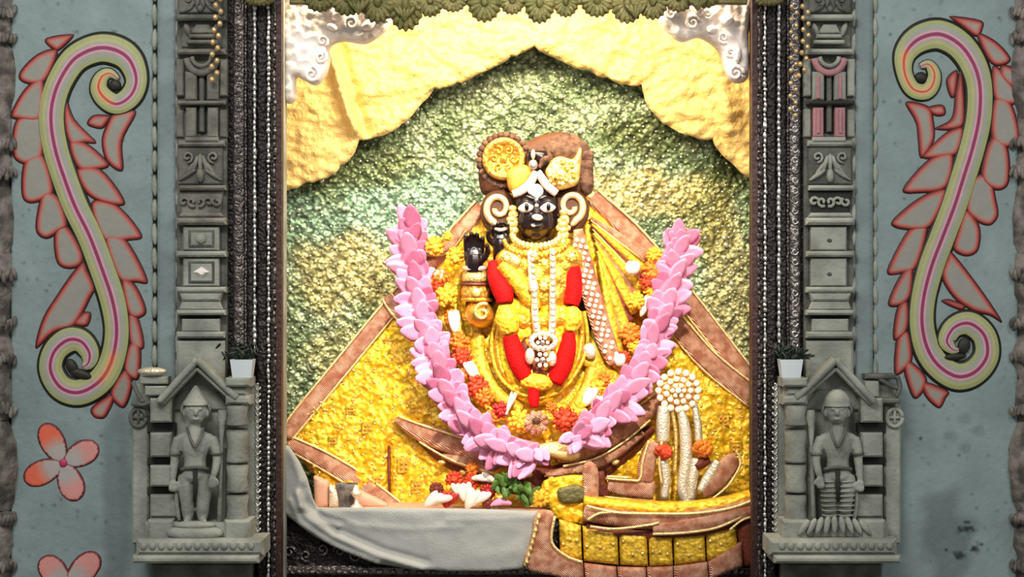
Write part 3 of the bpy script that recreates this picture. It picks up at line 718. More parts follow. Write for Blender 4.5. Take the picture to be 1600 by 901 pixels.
# ================================================================ 5. lower carved niches with guardians, pots
def niche(label, X, right):
    t = thing('carved_niche', label, 'carved niche', P(X(310), 890, 0.0))
    def b(n, a, c, y0, y1, yf, mt='stone', yb=0.05, **kw):
        x0, x1 = sorted((X(a), X(c))); return blk(n, x0, x1, y0, y1, yf, yb, mats=mt, parent=t, **kw)
    b('niche_back', 212, 404, 600, 850, -0.02, b=2)
    b('side_pier', 206, 232, 634, 850, -0.045, b=3)
    b('plinth', 212, 412, 842, 868, -0.17, b=6); b('plinth_foot', 206, 404, 868, 880, -0.19, b=4)
    b('plinth_under', 236, 392, 880, 1000, -0.06, 'stone_dark', b=3)
    b('plinth_step', 226, 392, 816, 842, -0.12, b=5)
    for k, (y0, y1) in enumerate(((622, 660), (676, 714), (727, 760), (773, 808))):
        b('pier_block', 234, 268 if k < 3 else 280, y0, y1, -0.085, b=3)
    for y0, y1 in ((661, 675), (715, 726), (761, 772), (808, 815)):
        b('dark_slot', 230, 274, y0, y1, -0.05, 'stone_groove', b=1)
    for k, (y0, y1) in enumerate(((632, 664), (670, 722), (724, 768), (771, 812))):
        mb = MB(); cx = X(371); vs = []; fs = []; S = 16; prof = [(0, 16), (.08, 17.5), (.5, 15), (.92, 17.5), (1, 16)]
        for (q, r) in prof:
            for j in range(S):
                aa = 2*math.pi*j/S; p = P(cx, y0+(y1-y0)*q, -0.075); vs.append((p.x+math.cos(aa)*r*K, p.y+math.sin(aa)*r*K*1.2, p.z))
        for i in range(4):
            for j in range(S): fs.append((i*S+j, i*S+(j+1) % S, (i+1)*S+(j+1) % S, (i+1)*S+j))
        fs += [tuple(range(S)), tuple(range(4*S, 5*S))]; mb.add(vs, fs); build(mb, 'column_drum', 'stone', t)
    b('column_side', 340, 352, 700, 818, -0.06, b=3)
    b('column_base', 350, 392, 812, 846, -0.13, b=4); b('pier_base', 230, 270, 812, 846, -0.13, b=4)
    b('column_capital', 352, 391, 618, 632, -0.11, b=4); b('column_capital', 357, 386, 604, 618, -0.10, b=4); b('column_capital', 352, 391, 590, 604, -0.12, b=3)
    # gable: two sloping mouldings, double
    for off, hw, yd in ((0, 6, -0.10), (13, 4, -0.085)):
        pts = [(X(248+off*0.4), 628+off*0.3, hw), (X(282), 592+off, hw), (X(308), 562+off, hw), (X(334), 592+off, hw), (X(370-off*0.4), 622+off*0.3, hw)]
        pp = [pts[0], pts[2]]; qq = [pts[2], pts[4]]
        for seg in (pp, qq): build(band_mb([seg[0], seg[1]], yd, VS, 0.014, 0.05, 6), 'gable_moulding', 'stone', t)
    relief('gable_field', [(X(262), 640), (X(308), 572), (X(360), 640)], -0.03, 'stone', t, thick=0.004, res=6, back=0.02, smoothout=False)
    # carved side ornament
    if not right:
        build(ell_mb(X(238), 580, -0.06, 24, 7, 16), 'lotus_cap', 'silver_ornament', t, label='pale rounded cap')
        b('bracket_block', 218, 262, 588, 600, -0.07); b('bracket_block', 226, 260, 603, 618, -0.08)
        bb = MB()
        for q in ([(208, 596), (214, 612), (224, 628)], [(206, 630), (222, 632), (236, 628)], [(246, 604), (240, 618), (262, 628)]):
            tube_mb(catmull([(X(a), c, -0.06, 4) for a, c in q], 4), mb=bb, seg=6)
        build(bb, 'carved_twigs', 'stone_dark', t)
    else:
        b('bracket_block', 214, 262, 584, 592, -0.07, 'stone_dark'); b('bracket_block', 206, 262, 622, 630, -0.08, 'stone_dark'); b('bracket_block', 240, 262, 594, 620, -0.06)
        bb = MB()
        for q in ([(246, 586), (226, 600), (212, 606)], [(212, 588), (208, 604), (214, 620)]): tube_mb(catmull([(X(a), c, -0.06, 4) for a, c in q], 4), mb=bb, seg=6)
        build(bb, 'carved_twigs', 'stone_dark', t)
    rb = MB(); wx, wy = X(216), 652
    tube_mb([(wx+12*math.cos(a), wy+14*math.sin(a), -0.05, 3.6) for a in np.linspace(0, 2*math.pi, 17)], mb=rb, seg=6)
    for a in (0, math.pi/2): tube_mb([(wx+10*math.cos(a), wy+11*math.sin(a), -0.05, 2.4), (wx-10*math.cos(a), wy-11*math.sin(a), -0.05, 2.4)], mb=rb, seg=6)
    build(rb, 'wheel_boss', 'stone_dark' if not right else 'stone', t)
    # plinth ornament
    pb = MB()
    for k in range(13):
        ell_mb(X(224+k*14), 853, -0.172, 5.5, 6, 3, mb=pb, seg=8, rings=4)
    build(pb, 'petal_frieze', 'stone', t)
    # lotus pedestal
    lb = MB()
    if right:
        for k in range(9): ell_mb(X(262+k*12), 824-4*math.cos((k-4)*0.4), -0.135, 6, 15, 6, rot=(k-4)*9, mb=lb, seg=8, rings=6, pinch=0.3)
    else:
        ell_mb(X(304), 832, -0.125, 46, 13, 16, mb=lb, seg=18, rings=8); ell_mb(X(304), 820, -0.125, 34, 7, 14, mb=lb, seg=18, rings=8)
    build(lb, 'lotus_pedestal', 'stone', t)
    # silver beaded edge on the door side
    eb = MB()
    for k in range(24):
        tube_mb([(X(403+4*math.cos(a)), 604+k*10+5*math.sin(a), -0.02, 1.8) for a in np.linspace(0, 5, 7)], mb=eb, seg=5)
    build(eb, 'silver_scroll_edge', 'silver_bright', t, kind='stuff', label='bright silver scrolled edge')
    return t
XL = lambda a: a
XR = lambda a: 1614-a
niche('carved grey stone niche with gable and columns at the lower left of the doorway', XL, False)
niche('carved grey stone niche with gable and columns at the lower right of the doorway', XR, True)

def guardian(label, X, ribs, pose):
    t = thing('guardian_statue', label, 'statue', P(X(305), 815, -0.1), 'carved stone guardians in the lower niches')
    s = 1 if X(1) > X(0) else -1
    R = lambda a: a
    g = MB(); Y = -0.10
    T = lambda pts: tube_mb([(X(a), b, y, r) for a, b, y, r in catmull(pts, 4)], mb=g, seg=12)
    E = lambda a, b, y, rx, ry, rd, rot=0: ell_mb(X(a), b, y, rx, ry, rd, rot=rot*s, mb=g, seg=16, rings=10)
    # torso: chest, waist, hips
    T([(305, 668, Y, 10), (305, 684, Y, 21), (305, 700, Y, 22), (305, 716, Y, 17), (305, 730, Y, 18), (305, 744, Y, 21), (305, 752, Y, 16)])
    E(305, 684, Y, 31, 11, 13); E(294, 696, Y-0.006, 11, 9, 10); E(316, 696, Y-0.006, 11, 9, 10)
    T([(305, 650, Y, 8), (305, 676, Y, 9)])
    # head: skull, jaw
    E(306, 641, Y-0.006, 17.5, 20, 17); E(306, 652, Y-0.012, 13, 10, 11); E(306, 644, Y-0.040, 3, 6, 5); E(288.5, 645, Y-0.004, 3.6, 7, 4); E(323.5, 645, Y-0.004, 3.6, 7, 4)
    E(306, 654.5, Y-0.034, 6, 2, 3.2); E(299.5, 638.5, Y-0.037, 4, 2.2, 2.4); E(312.5, 638.5, Y-0.037, 4, 2.2, 2.4)
    # legs
    for q in (-1, 1):
        T([(305+q*11, 742, Y, 14.5), (305+q*13, 766, Y-0.006, 13.2), (305+q*12, 788, Y-0.008, 10.6), (305+q*11.5, 797, Y-0.002, 10.2), (305+q*11, 812, Y+0.002, 7.4)])
        T([(305+q*10.5, 810, Y, 6), (305+q*13, 814, Y-0.022, 5), (305+q*15, 815, Y-0.036, 4)])
    # hanging arm
    T([(280, 684, Y, 9), (275, 702, Y, 8.2), (273, 720, Y, 7), (271, 738, Y-0.008, 5.8), (270, 748, Y-0.010, 4.8)])
    # bent arm to the mace
    T([(330, 684, Y, 9), (337, 702, Y, 8.2), (339, 718, Y-0.006, 7), (336, 734, Y-0.026, 5.8), (333, 744, Y-0.030, 4.8)])
    for hx, hy, hz in ((270, 755, Y-0.012), (332, 750, Y-0.034)):
        E(hx, hy, hz, 6.5, 7, 4.5)
        for k in range(4): T([(hx-5+k*3.3, hy+4, hz-0.004, 2), (hx-5+k*3.3, hy+10-abs(k-1.5), hz-0.006, 1.9), (hx-4.5+k*3.1, hy+14-abs(k-1.5)*1.4, hz-0.002, 1.6)])
        T([(hx+6, hy-2, hz-0.004, 2.2), (hx+9, hy+4, hz-0.008, 2), (hx+8, hy+8, hz-0.008, 1.7)])
    fuse(g, 'body', 'stone', t, voxel=0.0036, it=2)
    # crown
    c = MB(); pr = [(632, 19), (627, 19.5), (624, 16), (618, 13), (612, 9), (606, 5), (602, 2)] if not ribs else [(634, 19.5), (627, 20.5), (620, 18), (613, 13), (608, 6)]
    vs = []; fs = []; S = 16
    for yy, r in pr:
        for j in range(S):
            a = 2*math.pi*j/S; p = P(X(306), yy, Y-0.006); vs.append((p.x+math.cos(a)*r*K, p.y+math.sin(a)*r*K, p.z))
    for i in range(len(pr)-1):
        for j in range(S): fs.append((i*S+j, i*S+(j+1) % S, (i+1)*S+(j+1) % S, (i+1)*S+j))
    fs += [tuple(range(S)), tuple(range((len(pr)-1)*S, len(pr)*S))]; c.add(vs, fs); build(c, 'crown', 'stone', t)
    build(tube_mb([(X(306)+22*math.cos(a), 642+24*math.sin(a), -0.05, 2.6) for a in np.linspace(math.pi*0.95, math.pi*2.05, 16)]), 'halo', 'stone', t)
    # necklace, belt, loincloth fold, armlets
    build(tube_mb(catmull([(X(292), 668, Y-0.020, 2.2), (X(298), 686, Y-0.050, 2.4), (X(305), 698, Y-0.054, 2.6), (X(312), 686, Y-0.050, 2.4), (X(318), 668, Y-0.020, 2.2)], 4)), 'necklace', 'stone_dark', t)
    build(tube_mb(catmull([(X(284), 733, Y-0.014, 3), (X(295), 731, Y-0.036, 3), (X(305), 730, Y-0.042, 3), (X(316), 731, Y-0.036, 3), (X(326), 733, Y-0.014, 3)], 4)), 'belt', 'stone_dark', t)
    build(tube_mb([(X(305), 734, Y-0.040, 4), (X(305), 758, Y-0.034, 3.6), (X(304), 784, Y-0.028, 2.2)]), 'loincloth_fold', 'stone_groove', t, label='dark hanging loincloth fold')
    for (ax, ay) in ((274.5, 708), (338, 708)):
        build(tube_mb([(X(ax)+9.4*math.cos(a), ay+1.5*math.sin(a), Y-0.002*9.4*math.sin(a), 2) for a in np.linspace(0, 2*math.pi, 15)]), 'armlet', 'stone_dark', t)
    if ribs:
        rb = MB()
        for q in (-1, 1):
            for k in range(8):
                y = 750+k*7.6; rr = 15.2-abs(k-2)*0.7
                tube_mb([(X(305+q*12.5)+rr*math.cos(a), y+2.5*math.sin(a), Y-0.006-0.002*rr*math.sin(a), 1.4) for a in np.linspace(0.1, math.pi-0.1, 9)], mb=rb, seg=5)
        build(rb, 'trouser_folds', 'stone', t)
    # mace and sash
    build(tube_mb([(X(348), 640, -0.075, 7), (X(348), 652, -0.075, 9), (X(347), 664, -0.078, 6), (X(346), 690, -0.082, 3.4), (X(344), 760, -0.095, 3.2), (X(343), 815, -0.1, 4.5)]), 'mace', 'stone', t)
    build(tube_mb(catmull([(X(282), 744, Y-0.01, 3), (X(276), 775, Y, 3.4), (X(280), 812, Y+0.004, 3.6)], 4)), 'sash_end', 'stone', t)
guardian('grey stone guardian figure with pointed crown and hanging arm in the left niche', XL, False, 0)
guardian('grey stone guardian figure with round headdress and ribbed trousers in the right niche', XR, True, 0)

def pot(label, X, a, c):
    x0, x1 = sorted((X(a), X(c))); cx = (x0+x1)/2; w2 = (x1-x0)/2; yd = -0.085
    t = thing('small_planter', label, 'planter', P(cx, 590, yd))
    mb = MB(); vs = []; fs = []
    for (q, ww) in ((590, w2-3.5), (561, w2), (561, w2-2.2), (566, w2-3)):
        for sx, sy in ((-1, -1), (1, -1), (1, 1), (-1, 1)): p = P(cx, q, yd); vs.append((p.x+sx*ww*K, p.y+sy*ww*K, p.z))
    for i in range(3):
        for k in range(4): fs.append((i*4+k, i*4+(k+1) % 4, (i+1)*4+(k+1) % 4, (i+1)*4+k))
    fs += [(3, 2, 1, 0), (12, 13, 14, 15)]; mb.add(vs, fs); build(mb, 'pot', 'pot_white', t, smooth=False)
    lm = MB(); rnd = random.Random(int(cx))
    for k in range(90):
        ell_mb(cx+rnd.gauss(0, 11), 551+rnd.gauss(0, 7), yd+rnd.gauss(0, 0.012), 3, 7, 1, rot=rnd.uniform(-80, 80), mb=lm, seg=5, rings=4, tilt=rnd.uniform(-40, 40), pinch=.5)
    build(lm, 'foliage', 'leaf_dark', t, kind='stuff')
pot('small white square planter with dark foliage on top of the left niche column', XL, 362, 397)
pot('small white square planter with dark foliage on top of the right niche column', XR, 362, 397)
# ================================================================ 6. cloths behind the deity
YB = 0.74
def ridge(x, z, path, w, amp):
    q = np.array([[x, z]]); d = polydist(q, path, closed=False)[0]; return amp*math.exp(-(d/w)**2)
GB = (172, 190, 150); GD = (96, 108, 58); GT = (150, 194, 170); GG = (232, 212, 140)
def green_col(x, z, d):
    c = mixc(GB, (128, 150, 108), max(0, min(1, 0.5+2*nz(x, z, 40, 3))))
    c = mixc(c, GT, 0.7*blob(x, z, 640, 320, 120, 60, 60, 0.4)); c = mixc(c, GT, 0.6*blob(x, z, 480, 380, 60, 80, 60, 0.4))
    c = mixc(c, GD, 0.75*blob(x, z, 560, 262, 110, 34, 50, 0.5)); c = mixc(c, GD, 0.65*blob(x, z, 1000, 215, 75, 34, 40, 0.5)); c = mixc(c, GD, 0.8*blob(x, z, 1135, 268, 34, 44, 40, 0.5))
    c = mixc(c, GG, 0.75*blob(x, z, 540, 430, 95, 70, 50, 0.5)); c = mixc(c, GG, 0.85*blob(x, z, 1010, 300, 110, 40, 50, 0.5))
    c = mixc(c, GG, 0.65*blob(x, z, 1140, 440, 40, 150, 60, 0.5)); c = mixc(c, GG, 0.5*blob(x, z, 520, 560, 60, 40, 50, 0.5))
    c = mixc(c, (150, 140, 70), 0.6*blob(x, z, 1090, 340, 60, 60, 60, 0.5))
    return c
def green_h(x, z, d):
    a = 0.0055*math.sin(x/5.2+1.2*math.sin(z/17))*math.sin(z/5.0+1.5*math.sin(x/23))
    a += 0.02*math.sin(x/75+z/140)+0.012*nz(x, z, 60, 2)+0.004*nz(x, z, 10, 7)
    a += 0.012*math.sin((x*0.75-z)/22)*blob(x, z, 1050, 230, 120, 70, 50, 0.3)
    return a
bk = thing('sequined_backdrop', 'green and gold sequined brocade cloth hung behind the deity', 'backdrop', P(808, 760, YB))
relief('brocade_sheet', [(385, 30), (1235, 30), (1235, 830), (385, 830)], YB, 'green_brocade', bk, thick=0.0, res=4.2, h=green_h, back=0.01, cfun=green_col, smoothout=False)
rnd = random.Random(5); sq = MB()
for j in range(78):
    for i in range(64):
        x = 400+i*13+(6.5 if j % 2 else 0)+rnd.uniform(-2, 2); z = 78+j*9.2+rnd.uniform(-2, 2)
        if rnd.random() < 0.30 or x > 1230: continue
        r = rnd.choice((1.7, 1.9, 2.2, 2.6, 3.2 if rnd.random() < .3 else 2))
        ell_mb(x, z, YB-green_h(x, z, 0)-0.004, r, r*0.9, r*0.5, mb=sq, seg=6, rings=3)
build(sq, 'sequins', 'sequin', bk, kind='stuff')
bs = MB()
for k in range(110):
    x = rnd.uniform(430, 1180); z = rnd.uniform(110, 640); ell_mb(x, z, YB-green_h(x, z, 0)-0.006, 4.6, 4.4, 2.2, mb=bs, seg=8, rings=4)
build(bs, 'large_sequins', 'sequin', bk, kind='stuff')

DRL0 = [(360,-90),(1260,-90),(1260,260),(1215,285),(1168,276),(1145,255),(1123,234),(1113,216),(1084,213),(1049,199),(1024,178),(1010,160),(1003,131),(978,131),(950,120),(924,110),(871,92),(835,72),(799,87),(750,114),(714,128),(679,137),(657,163),(622,199),(590,213),(561,218),(551,242),(533,256),(519,272),(480,284),(439,298),(360,310)]
DRL = []
for i_, a_ in enumerate(DRL0):      # scalloped, slightly frayed lower hem
    b_ = DRL0[(i_+1) % len(DRL0)]; DRL.append(a_)
    if 3 <= i_ < len(DRL0)-1:
        n_ = max(1, int(math.dist(a_, b_)/7))
        for k_ in range(1, n_): DRL.append((a_[0]+(b_[0]-a_[0])*k_/n_, a_[1]+(b_[1]-a_[1])*k_/n_+random.uniform(-1.8, 1.8)+3.5*math.sin(math.pi*k_/n_)))
fold1 = [(505, 20), (518, 82), (535, 140), (556, 205)]; fold2 = [(1110, 60), (1128, 120), (1140, 200)]
def drape_h(x, z, d):
    a = ridge(x, z, fold1, 8, 0.055)+ridge(x, z, [(p+16, q) for p, q in fold1], 9, -0.03)+ridge(x, z, fold2, 12, 0.02)
    a += ridge(x, z, [(1055, 172), (1100, 184), (1150, 176)], 6, 0.012)+ridge(x, z, [(560, 150), (620, 138), (680, 134)], 9, 0.010)
    a += 0.016*nz(x, z*1.4, 40, 9)+0.012*nz(x*0.7+z*.5, z*1.1-x*.3, 11, 2)+0.004*nz(x, z, 6, 8)+0.012*math.sin(x/60)
    a += ridge(x, z, [(439, 278), (500, 262), (545, 225)], 5, 0.006)
    return a
dr = thing('gold_drape', 'pale gold cloth swagged across the top of the niche above the green backdrop', 'drape', P(808, 0, 0.66))
relief('drape_cloth', DRL, 0.64, 'gold_cloth', dr, thick=0.012, res=4.5, w=10, h=drape_h, back=0.015, smoothout=False)

# ================================================================ 7. robe of the deity
def YD(x, z):
    zz = max(0.0, min(1.0, (z-300)/500))
    return 0.60-0.13*math.exp(-((x-838)/150)**2)-0.15*zz-0.05*math.exp(-((x-800)/260)**2)*zz
def off(d): return lambda x, z: YD(x, z)-d
robe = thing('brocade_robe', 'yellow gold brocade robe spread wide like a tent, edged with copper bands', 'robe', P(808, 800, 0.42))
RO = [(752,318),(800,300),(900,298),(932,312),(1000,378),(1040,425),(1105,505),(1180,598),(1200,640),(1200,840),(830,840),(560,830),(520,775),(446,690),(470,655),(540,562),(620,470),(690,388)]
def robe_h(x, z, d):
    a = 0.010*nz(x, z, 34, 4)+0.0075*nz(x, z, 13, 6)+0.0045*nz(x, z, 6.5, 1)
    a += 0.010*max(0, math.sin((x+z*0.6)/26))*(1 if x < 700 else 0.6)
    a += ridge(x, z, [(608, 690), (608, 790)], 3.5, -0.02)+ridge(x, z, [(1060, 600), (1110, 615), (1175, 620)], 5, 0.01)
    return a
relief('robe_cloth', RO, YD, 'yellow_brocade', robe, thick=0.03, res=4.6, w=30, h=robe_h, back=0.05, smoothout=False)
# embroidered flakes and small flower tiles
em = MB(); rnd = random.Random(11); RP = np.array(RO, float); n = 0
while n < 1500:
    x = rnd.uniform(450, 1178); z = rnd.uniform(480 if rnd.random() < .8 else 330, 812)
    if z < 300+abs(x-838)*0.93: continue
    if not inside(np.array([[x, z]]), RP)[0]: continue
    ell_mb(x, z, YD(x, z)-0.030-robe_h(x, z, 0), rnd.uniform(1.8, 4.2), rnd.uniform(1.4, 2.6), 1.8, rot=rnd.uniform(0, 180), mb=em, seg=6, rings=3); n += 1
build(em, 'gold_embroidery', 'gold_pale', robe, kind='stuff')
def tile(x, z, s):
    mb = MB(); yd = YD(x, z)-0.038
    blk_mb(x-s, x+s, z-s*1.1, z+s*1.1, yd, yd+0.012, 1.5, mb); q = build(mb, 'embroidered_tile', 'yellow_satin', robe, smooth=False)
    for a in (0, 1, 2, 3): build(ell_mb(x+math.cos(a*math.pi/2+.78)*s*.45, z+math.sin(a*math.pi/2+.78)*s*.45, yd-0.002, s*.24, s*.24, s*.2, seg=8, rings=4), 'tile_stud', 'orange_cloth', q)
for x, z, s in ((631, 727, 11), (592, 708, 10), (574, 668, 9), (548, 640, 8), (590, 750, 9), (652, 760, 10), (520, 690, 8), (650, 640, 9), (1130, 655, 10), (1150, 700, 10), (905, 735, 9), (980, 700, 9), (985, 655, 8)): tile(x, z, s)
build(tube_mb([(608, 696, YD(608, 696)-0.03, 2.2), (608, 740, YD(608, 740)-0.034, 2.2), (609, 792, YD(609, 790)-0.03, 2.2)]), 'seam', 'copper_dark', robe, label='dark vertical seam')
def edged(name, path, d, mt='copper_brocade', edge='gold_braid', par=None, hh=0.012, er=2.2, sub=True, label=None):
    par = par or robe
    o = build(band_mb(path, off(d), VS, hh, 0.02, 6, h=lambda u, v, x, z: 0.002*nz(x, z, 7, 3)), name, mt, par, label=label)
    p = resample(catmull(path, 6), 7); t = np.gradient(p[:, :2], axis=0); t /= np.linalg.norm(t, axis=1)[:, None]
    for s in (-1, 1):
        pts = [(p[i, 0]+t[i, 1]*s*p[i, 2], p[i, 1]-t[i, 0]*s*p[i, 2], YD(p[i, 0], p[i, 1])-d-0.004, er) for i in range(len(p))]
        build(tube_mb(pts, seg=6), 'braid_edge', edge, o if par is robe else o)
    return o
edged('border_band', [(752,322,12),(690,392,13),(612,478,13),(540,565,13),(470,650,13),(446,682,11)], 0.035)
edged('border_band', [(448,690,10),(500,716,13),(560,752,14),(618,796,14)], 0.03)
edged('border_band', [(926,306,12),(985,362,15),(1042,428,15),(1105,508,15),(1180,606,15)], 0.035)
edged('border_band', [(1022,462,10),(1062,512,15),(1110,566,16),(1180,622,16)], 0.045)
edged('corner_band', [(604,462,8),(622,486,10),(650,512,10)], 0.05)
edged('sleeve_band', [(640,385,9),(690,388,10),(720,352,10)], 0.05)
# fan pleats on the shoulder
for k, (x1, y1, w) in enumerate(((1012,402,9),(1010,436,9),(1000,470,10),(986,502,9),(972,532,9))):
    x0, y0 = 922+k*3, 340+k*14
    build(band_mb([(x0, y0, 2.5), ((x0+x1)/2, (y0+y1)/2-2, w*0.7), (x1, y1, w)], off(0.055+0.004*k), VS, 0.012, 0.02, 6), 'fan_pleat', 'copper_brocade' if k % 2 == 0 else 'copper_dark', robe)
    build(band_mb([(x0+2, y0+10, 2.5), ((x0+x1)/2-2, (y0+y1)/2+12, w*0.8), (x1-6, y1+18, w)], off(0.064+0.004*k), VS, 0.014, 0.02, 6), 'fan_pleat', 'yellow_satin', robe)
    build(tube_mb([(x0+1, y0+4, YD(x0, y0)-0.07, 1.2), (x1-3, y1+8, YD(x1, y1)-0.085, 2.0)], seg=6), 'pleat_edge', 'gold_braid', robe)
# satin folds around the body
for pts, w in (([(720,420,7),(706,470,13),(716,530,15),(750,590,12)],0), ([(748,520,9),(745,560,15),(770,610,13),(815,640,8)],0), ([(925,470,7),(934,540,14),(924,600,15),(896,640,10)],0), ([(905,560,7),(960,590,13),(940,630,14),(905,665,9)],0),
               ([(690,420,5),(682,470,9),(700,520,8)],0), ([(950,560,5),(985,600,9),(960,640,9)],0), ([(700,600,6),(735,640,12),(790,680,12)],0)):
    build(band_mb(pts, off(0.055), VS, 0.024, 0.02, 6, h=lambda u, v, x, z: 0.004*nz(x, z, 9, 3)), 'satin_fold', 'yellow_satin', robe)
# sash of folded copper cloth round the knees
sash = thing('knee_sash', 'folded copper brocade sash curving under the pink garland', 'sash', P(830, 745, 0.25))
for pts, d, mt in (([(640,668,7),(700,708,20),(770,738,24),(838,752,24),(905,742,24),(970,706,18),(1020,668,6)], 0.035, 'copper_dark'),  # dark strip standing in for the brown shadow below the sash
                   ([(617,655,3),(650,672,13),(700,690,17),(752,706,16),(772,716,6)], 0.07, 'copper_brocade'), ([(690,712,4),(735,722,11),(790,738,12),(822,744,4)], 0.065, 'copper_brocade'),
                   ([(1034,622,10),(1000,650,17),(950,682,18),(905,705,16),(870,716,7)], 0.07, 'copper_brocade'), ([(1006,676,4),(955,712,9),(905,732,9),(850,742,4)], 0.065, 'copper_brocade'),
                   ([(838,700,5),(866,702,12),(894,708,12),(906,712,4)], 0.10, 'gold_braid')):
    build(band_mb(pts, off(d), VS, 0.022, 0.03, 6, h=lambda u, v, x, z: 0.003*nz(x, z, 8, 3)), 'sash_fold_and_shade', mt, sash)
for pts in ([(655,690),(700,716),(745,732),(800,745)], [(1016,656),(975,690),(930,716),(880,728)], [(622,650),(660,664),(710,680),(752,694)], [(1026,612),(990,640),(946,668)]):
    build(ctube([(a, b, YD(a, b)-0.088, 2) for a, b in pts], seg=6), 'braid_edge', 'gold_braid', sash)
for k in range(9):
    x = 690+k*34; z = 712+24*math.sin(math.pi*(k+0.5)/9)+(8 if k % 2 else 0)
    build(ell_mb(x, z+6, YD(x, z)-0.082, 7, 4, 3, rot=random.uniform(-30, 30), seg=8, rings=4), 'gold_leaf_stud', 'gold_pale', sash)

# ================================================================ 8. the deity
dei = thing('deity_statue', 'black stone deity with large white eyes, facing forward at the centre of the niche', 'statue', P(836, 660, 0.40))
Y0 = 0.345
g = MB()
E = lambda a, b, y, rx, ry, rd, rot=0, mb=None: ell_mb(a, b, y, rx, ry, rd, rot=rot, mb=mb or g, seg=20, rings=14)
E(837, 318, Y0+0.01, 36, 44, 38); E(837, 346, Y0-0.002, 34.5, 31, 33); E(837.5, 368, Y0-0.034, 11, 8, 11)
E(822, 342, Y0-0.022, 13, 16, 13); E(854, 342, Y0-0.022, 13, 16, 13); E(838, 352, Y0-0.030, 16, 12, 13)
tube_mb([(838, 308, Y0-0.058, 4.0), (838.5, 326, Y0-0.072, 4.6), (839, 337, Y0-0.082, 5.6)], mb=g, seg=12)
E(832.5, 341, Y0-0.070, 3.6, 3, 4); E(845.5, 341, Y0-0.070, 3.6, 3, 4)
E(838, 353, Y0-0.066, 11, 2.7, 6); E(838, 358.5, Y0-0.064, 8.5, 2.7, 6)
tube_mb([(812, 311, Y0-0.050, 3), (824, 307, Y0-0.064, 3.2), (834, 311, Y0-0.066, 3)], mb=g, seg=8); tube_mb([(864, 311, Y0-0.050, 3), (852, 307, Y0-0.064, 3.2), (843, 311, Y0-0.066, 3)], mb=g, seg=8)
tube_mb([(838, 360, Y0+0.02, 27), (838, 400, Y0+0.03, 28)], mb=g, seg=14)
E(802, 330, Y0+0.01, 6, 13, 8); E(872, 330, Y0+0.01, 6, 13, 8)
# shoulders, torso and lap under the robe
tube_mb(catmull([(838, 392, Y0+0.05, 44), (838, 430, Y0+0.05, 54), (838, 480, Y0+0.05, 46), (838, 540, Y0+0.03, 50), (838, 590, Y0+0.01, 46), (838, 606, Y0+0.01, 36)], 4), mb=g, seg=20)
tube_mb(catmull([(800, 405, Y0+0.06, 24), (765, 450, Y0+0.05, 20), (745, 485, Y0+0.03, 17), (742, 455, Y0-0.0, 14), (741, 425, Y0-0.02, 12.5), (741, 408, Y0-0.025, 12)], 4), mb=g, seg=14)
tube_mb(catmull([(800, 405, Y0+0.03, 22), (785, 412, Y0+0.0, 16), (783, 395, Y0-0.025, 13), (782, 384, Y0-0.03, 12)], 4), mb=g, seg=14)
tube_mb(catmull([(876, 405, Y0+0.06, 24), (905, 450, Y0+0.05, 20), (915, 500, Y0+0.03, 16), (890, 535, Y0-0.02, 12)], 4), mb=g, seg=14)
fuse(g, 'body', 'black_stone', dei, voxel=0.0034, it=2)
def hand(cx, cy, y, s, side, curl):
    h = MB(); T = lambda p: tube_mb([(cx+a*s, cy+b*s, y+c*s, r*s) for a, b, c, r in catmull(p, 3)], mb=h, seg=10)
    ell_mb(cx, cy+4*s, y, 15*s, 16*s, 8.5*s, mb=h, seg=16, rings=10)
    T([(0, 24, 0.004, 12), (0, 12, 0, 13), (0, 2, 0, 12)])
    L = (17, 21, 20, 14)
    for k in range(4):
        x = -11.2+k*7.4; l = L[k if side > 0 else 3-k]; c = curl
        T([(x*0.9, -3, 0, 4.2), (x, -9, -0.004, 4.1), (x*1.02, -9-l*0.5, -0.008-c*0.006, 3.8), (x*1.04, -9-l*(0.9-c*0.25), -0.016-c*0.02, 3.4), (x*1.04, -9-l*(1.0-c*0.5), -0.024-c*0.034, 3.0)])
    T([(side*10, 10, -0.004, 5), (side*17, 2, -0.016, 4.6), (side*19, -6, -0.026, 4.1), (side*17, -12, -0.034, 3.4)])
    return fuse(h, 'hand', 'black_stone', dei, voxel=0.0022, it=1)
hand(741, 396, Y0-0.045, 1.12, 1, 0.2)
hand(782, 372, Y0-0.055, 1.0, -1, 0.7)
for cx, rr in ((822, 0), (856, 0)):
    e = relief('eye', [(cx-13, 324), (cx-7, 316.5), (cx+2, 315), (cx+9, 318), (cx+13, 323), (cx+7, 330), (cx-2, 332), (cx-9, 330)], Y0-0.066, 'eye_white', dei, thick=0.010, res=2, back=0.03)
    build(ell_mb(cx+(1 if cx < 838 else 1), 323, Y0-0.079, 3.4, 6, 2, seg=12), 'pupil', 'pupil', e)
    build(tube_mb(catmull([(cx-14, 324, Y0-0.068, 1.3), (cx, 313.5, Y0-0.074, 1.7), (cx+14, 323, Y0-0.068, 1.3)], 4), seg=6), 'eyelid', 'black_stone', e)
build(ell_mb(838.5, 321, Y0-0.076, 3, 3, 2), 'brow_mark', 'pale_mark', dei, label='small pale dot between the eyes')
build(ell_mb(839.5, 339.5, Y0-0.094, 9, 5, 3.5, rot=8), 'nose_mark', 'pale_mark', dei, label='pale painted nose tip')
build(ell_mb(833, 352.5, Y0-0.080, 3.5, 1.6, 2, rot=15, seg=8, rings=5), 'lip_highlight', 'pale_mark', dei)  # highlight on the mouth, put in as a pale spot
relief('forehead_mark', [(838, 287), (846, 291), (849, 300), (843, 309), (839, 313), (834, 308), (825, 301), (826, 293)], Y0-0.066, 'white_petal', dei, thick=0.008, res=2.5, back=0.03, label='white forehead mark')
